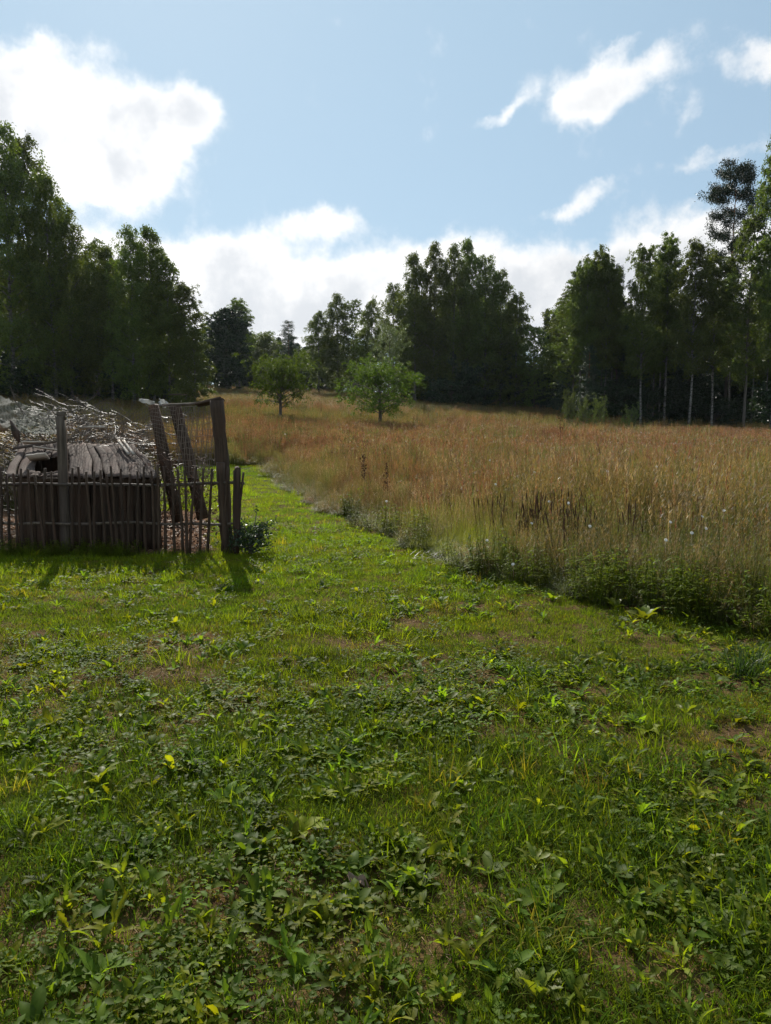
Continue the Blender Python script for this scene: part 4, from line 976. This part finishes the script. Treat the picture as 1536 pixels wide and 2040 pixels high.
# ------------------------------------------------------------------ foreground plants, one by one
def leaf_me(seed, L, wd, lobes, mat, rise, curve, seg=12):
    r = np.random.default_rng(seed); V, Q, a = outline_leaf(L, wd, lobes, seg, rise, curve, .3, r); return mesh('leaf', V, Q, mat, {'a': a * .55 + r.uniform(0, .45)}, False)
LM = [leaf_me(200 + i, .15, .028 + .005 * (i % 3), .55 if i % 3 else .25, M['rosette'], 1.25 - .09 * i, -1.2 - .1 * i, 18) for i in range(7)]
LP = [leaf_me(220 + i, .12, .040, 0, M['rosette'], 1.25 - .12 * i, -1.2, 9) for i in range(4)]
LY = [leaf_me(240 + i,   .14, .04, .5, M['rosette_yellow'], 1.15 - .1 * i, -1.1) for i in range(3)]
cnt = 0; used = []
tries = 0
while cnt < 240 and tries < 20000:
    tries += 1
    y = 1.55 + 3.6 * random.random() ** 1.15; x = random.uniform(-.54, .54) * (y + .6)
    if any((x - a) ** 2 + (y - b) ** 2 < .006 for a, b in used): continue
    if bare(np.array([x]), np.array([y]))[0] > .6 or random.random() > .62 + .6 * float(fnoise(x, y, 1.9, 61)): continue
    used.append((x, y)); cnt += 1
    k = random.random(); sct = random.uniform(.42, .88)
    if k < .68: nm, src, lab, grp = 'dandelion_plant', LM, 'dandelion with a flat rosette of toothed green leaves in the mown foreground grass', 'dandelions in the foreground lawn'
    elif k < .94: nm, src, lab, grp = 'plantain_plant', LP, 'plantain with smooth oval green leaves in the mown foreground grass', 'plantains in the foreground lawn'
    else: nm, src, lab, grp = 'dandelion_plant', LY, 'dandelion with yellowish leaves in the mown foreground grass', 'yellowing dandelions in the foreground lawn'
    o = empty(nm, (x, y, float(H(x, y)) + .004), random.uniform(0, 6.28)); o.scale = (sct,) * 3; tag(o, lab, 'weed', grp)
    nl_ = random.randint(5, 8)
    for q in range(nl_):
        c = link('leaf', random.choice(src), o); c.rotation_euler = (random.gauss(0, .25), random.uniform(-.5, .25), q / nl_ * 6.28 + random.uniform(-.35, .35)); z = random.uniform(.7, 1.15); c.scale = (z,) * 3
# grass tuft at the right edge
g = Geo(); r = np.random.default_rng(9); n = 130
b = np.stack([r.normal(0, .05, n), r.normal(0, .05, n), np.zeros(n)], -1)
blades(n, b, r.uniform(0, 6.28, n), r.uniform(.14, .32, n), np.full(n, .006), r.uniform(0, .45, n), r.uniform(.2, 1.1, n), 5, r.uniform(0, .6, n), g, r)
M['tuft'] = leafmat('tuft_blade', (.02, .055, .012), (.05, .10, .02), .45, .4)
o = link('grass_tuft', g.mesh('grass_tuft', M['tuft'])); p = P(1480, 1400, 4.9); o.location = (p.x, 4.9, float(H(p.x, 4.9))); tag(o, 'tall tuft of dark green grass blades near the right frame edge', 'grass tuft')
# curled dead leaf
u, v = np.meshgrid(np.linspace(-1, 1, 9), np.linspace(-1, 1, 6)); k = np.cos(u * 1.3) ** .6
V = np.stack([u * .05, v * .022 * k, .020 * np.abs(v) ** 1.5 + .01 * np.sin(u * 5) + .008 * np.sin(v * 7 + u * 3)], -1).reshape(-1, 3); i_ = np.arange(5)[:, None] * 9 + np.arange(8)[None]
o = link('dead_leaf', mesh('dead_leaf', V, np.stack([i_, i_ + 1, i_ + 10, i_ + 9], -1).reshape(-1, 4), solid('dead_leaf', lambda N: N.mix(N.noise(N.new('ShaderNodeTexCoord').outputs['Object'], 60, 4), (.14, .09, .06), (.30, .21, .15)), .8), None, True))
p = P(712, 1775, 2.55); o.location = (p.x, p.y, p.z + .02)
def onground(px, py, extra=0.):
    d = 1.5
    while d < 110:
        q = P(px, py, d)
        if q.z <= float(H(q.x, d)) + (extra * float(mheight(q.x, d)) if extra else 0): return q
        d *= 1.01
    return P(px, py, 60)
q = onground(712, 1775); o.location = (q.x, q.y, q.z + .03); o.rotation_euler = (.2, .2, -.5); o.scale = (.85,) * 3; tag(o, 'curled grey brown dead leaf lying in the foreground weeds', 'dead leaf')
# big yellowing leaves and a red leaf in the meadow margin
for i, (px, py, L, mat, lab) in enumerate(((1285, 1215, .19, 'rosette_yellow', 'broad yellowing weed leafing low at the meadow margin, left of the red leaves'),
      (1300, 1190, .18, 'rosette', 'broad green leafed weed right behind the yellowing one'), (1225, 1190, .15, 'rosette_yellow', 'lime green broad leafed weed, leftmost of the margin clump'),
      (1100, 1175, .14, 'rosette', 'bright green broad leafed weed near the dead grass mat'), (1470, 1230, .16, 'rosette', 'broad leafed weed at the right end of the meadow margin'),
      (1325, 1200, .09, 'red', 'low weed with rust red leaves in the meadow margin'))):
    if mat == 'red': M['red'] = leafmat('red_leaf', (.30, .05, .02), (.42, .09, .03), .4, .5)
    q = onground(px, py + 25); o = empty('broadleaf_weed', q, i * 1.3)
    me = [leaf_me(300 + i * 5 + k, L, L * .42, .15, M[mat], 1.35 - .2 * k, -.9, 8) for k in range(3)]
    for k in range(5): c = link('leaf', me[k % 3], o); c.rotation_euler = (0, 0, k * 1.26 + random.uniform(-.3, .3))
    tag(o, lab, 'weed')
# white meadow flowers
FL = [(976, 920), (987, 969), (1210, 943), (1277, 863), (1491, 884), (1065, 945), (1094, 1004), (1132, 1007), (1175, 1054), (1059, 1048), (970, 1082), (1378, 1068), (1406, 1059), (1326, 1082), (1308, 934), (1399, 1035), (1442, 1023), (1335, 1046), (568, 867), (770, 1002), (1022, 1130)]
g = Geo()
for k in range(11):
    a = k / 11 * 6.28; d = np.array([math.cos(a), math.sin(a), .25]); s_ = np.array([-math.sin(a), math.cos(a), 0]) * .007
    g.add([d * .004, d * .022 + s_, d * .034, d * .022 - s_], [[0, 1, 2, 3]], .5)
fm = g.mesh('flower_head', M['petal']); g = Geo(); add_tube(g, [[0, 0, -1], [.01, 0, -.5], [0, 0, 0]], [.003, .0025, .002], 3, .3); sm = g.mesh('stem', M['vine'])
for (px, py) in FL:
    q = onground(px, py, .98); g0 = float(H(q.x, q.y)); o = empty('wildflower', (q.x, q.y, g0)); hh = q.z - g0 + .03
    s1 = link('stem', sm, o); s1.location = (0, 0, hh); s1.scale = (1, 1, hh); f1 = link('flower_head', fm, o); f1.location = (0, 0, hh); f1.rotation_euler = (random.uniform(.5, 1.2), random.uniform(-.5, .5), 0); z = .4 + q.y * .022; f1.scale = (z,) * 3
    tag(o, 'small white flower on a thin stalk above the dry meadow grass', 'flower', 'white flowers scattered in the meadow')
# dark dock stalks
def dock(px, py_top, py_bot, d, label, seed, bushy=1.):
    r = np.random.default_rng(seed); tp = P(px, py_top, d); g0 = float(H(tp.x, d)); hh = tp.z - g0; o = empty('dock_plant', (tp.x, d, g0))
    g = Geo(); add_tube(g, [[.05, 0, 0], [.02, 0, hh * .5], [0, 0, hh]], [.007, .005, .002], 4, .3); link('stem', g.mesh('stem', M['vine']), o)
    g = Geo(); hl = (P(px, py_top, d) - P(px, py_bot, d)).z
    for k in range(int(170 * bushy)):
        f = r.uniform(0, 1); c = np.array([r.normal(0, .022 + .02 * f) , r.normal(0, .02), hh - hl * f]); u_ = r.normal(0, .012, 3); v_ = r.normal(0, .012, 3); v_[2] += .012
        g.add([c, c + u_, c + u_ + v_, c + v_], [[0, 1, 2, 3]], r.uniform())
    link('seed_head', g.mesh('seed_head', M['seedhead']), o); return tag(o, label, 'dock')
dock(724, 905, 955, 15.5, 'dark brown dock seed head leaning in the meadow, left of the pair', 1, 1.2)
dock(770, 925, 975, 14.5, 'thin dark dock seed head in the meadow, right of the pair', 2, .7)
dock(1117, 825, 870, 21, 'tall reddish dead stalk standing above the middle meadow', 3, .5)
dock(1232, 975, 1040, 10.5, 'tall branched dark dead stalk among the dark seed heads', 4, 1.)
dock(1247, 1010, 1060, 10.2, 'lower dark dead stalk just right of the tall branched one', 5, 1.)
# mat of bent dead grass by the path
g = Geo(); r = np.random.default_rng(12); n = 900; q = onground(925, 1120)
b = np.stack([q.x + r.normal(0, .28, n), q.y + r.normal(0, .2, n), np.zeros(n)], -1); b[:, 2] = H(b[:, 0], b[:, 1]) + r.uniform(0, .08, n)
n = 500; b = b[:n]; blades(n, b, r.uniform(0, 6.28, n), r.uniform(.08, .2, n), np.full(n, .0045), r.uniform(.8, 1.3, n), r.uniform(.2, .9, n), 3, r.uniform(0, 1, n), g, r)
M['dead_grass'] = solid('dead_grass', lambda N: N.mix(N.attr('a').outputs['Fac'], (.09, .07, .05), (.24, .20, .15)), .5, .5)
tag(link('dead_grass_mat', g.mesh('dead_grass_mat', M['dead_grass'])), 'mat of bent bleached dead grass where path and meadow meet', 'dead grass', kind='stuff')
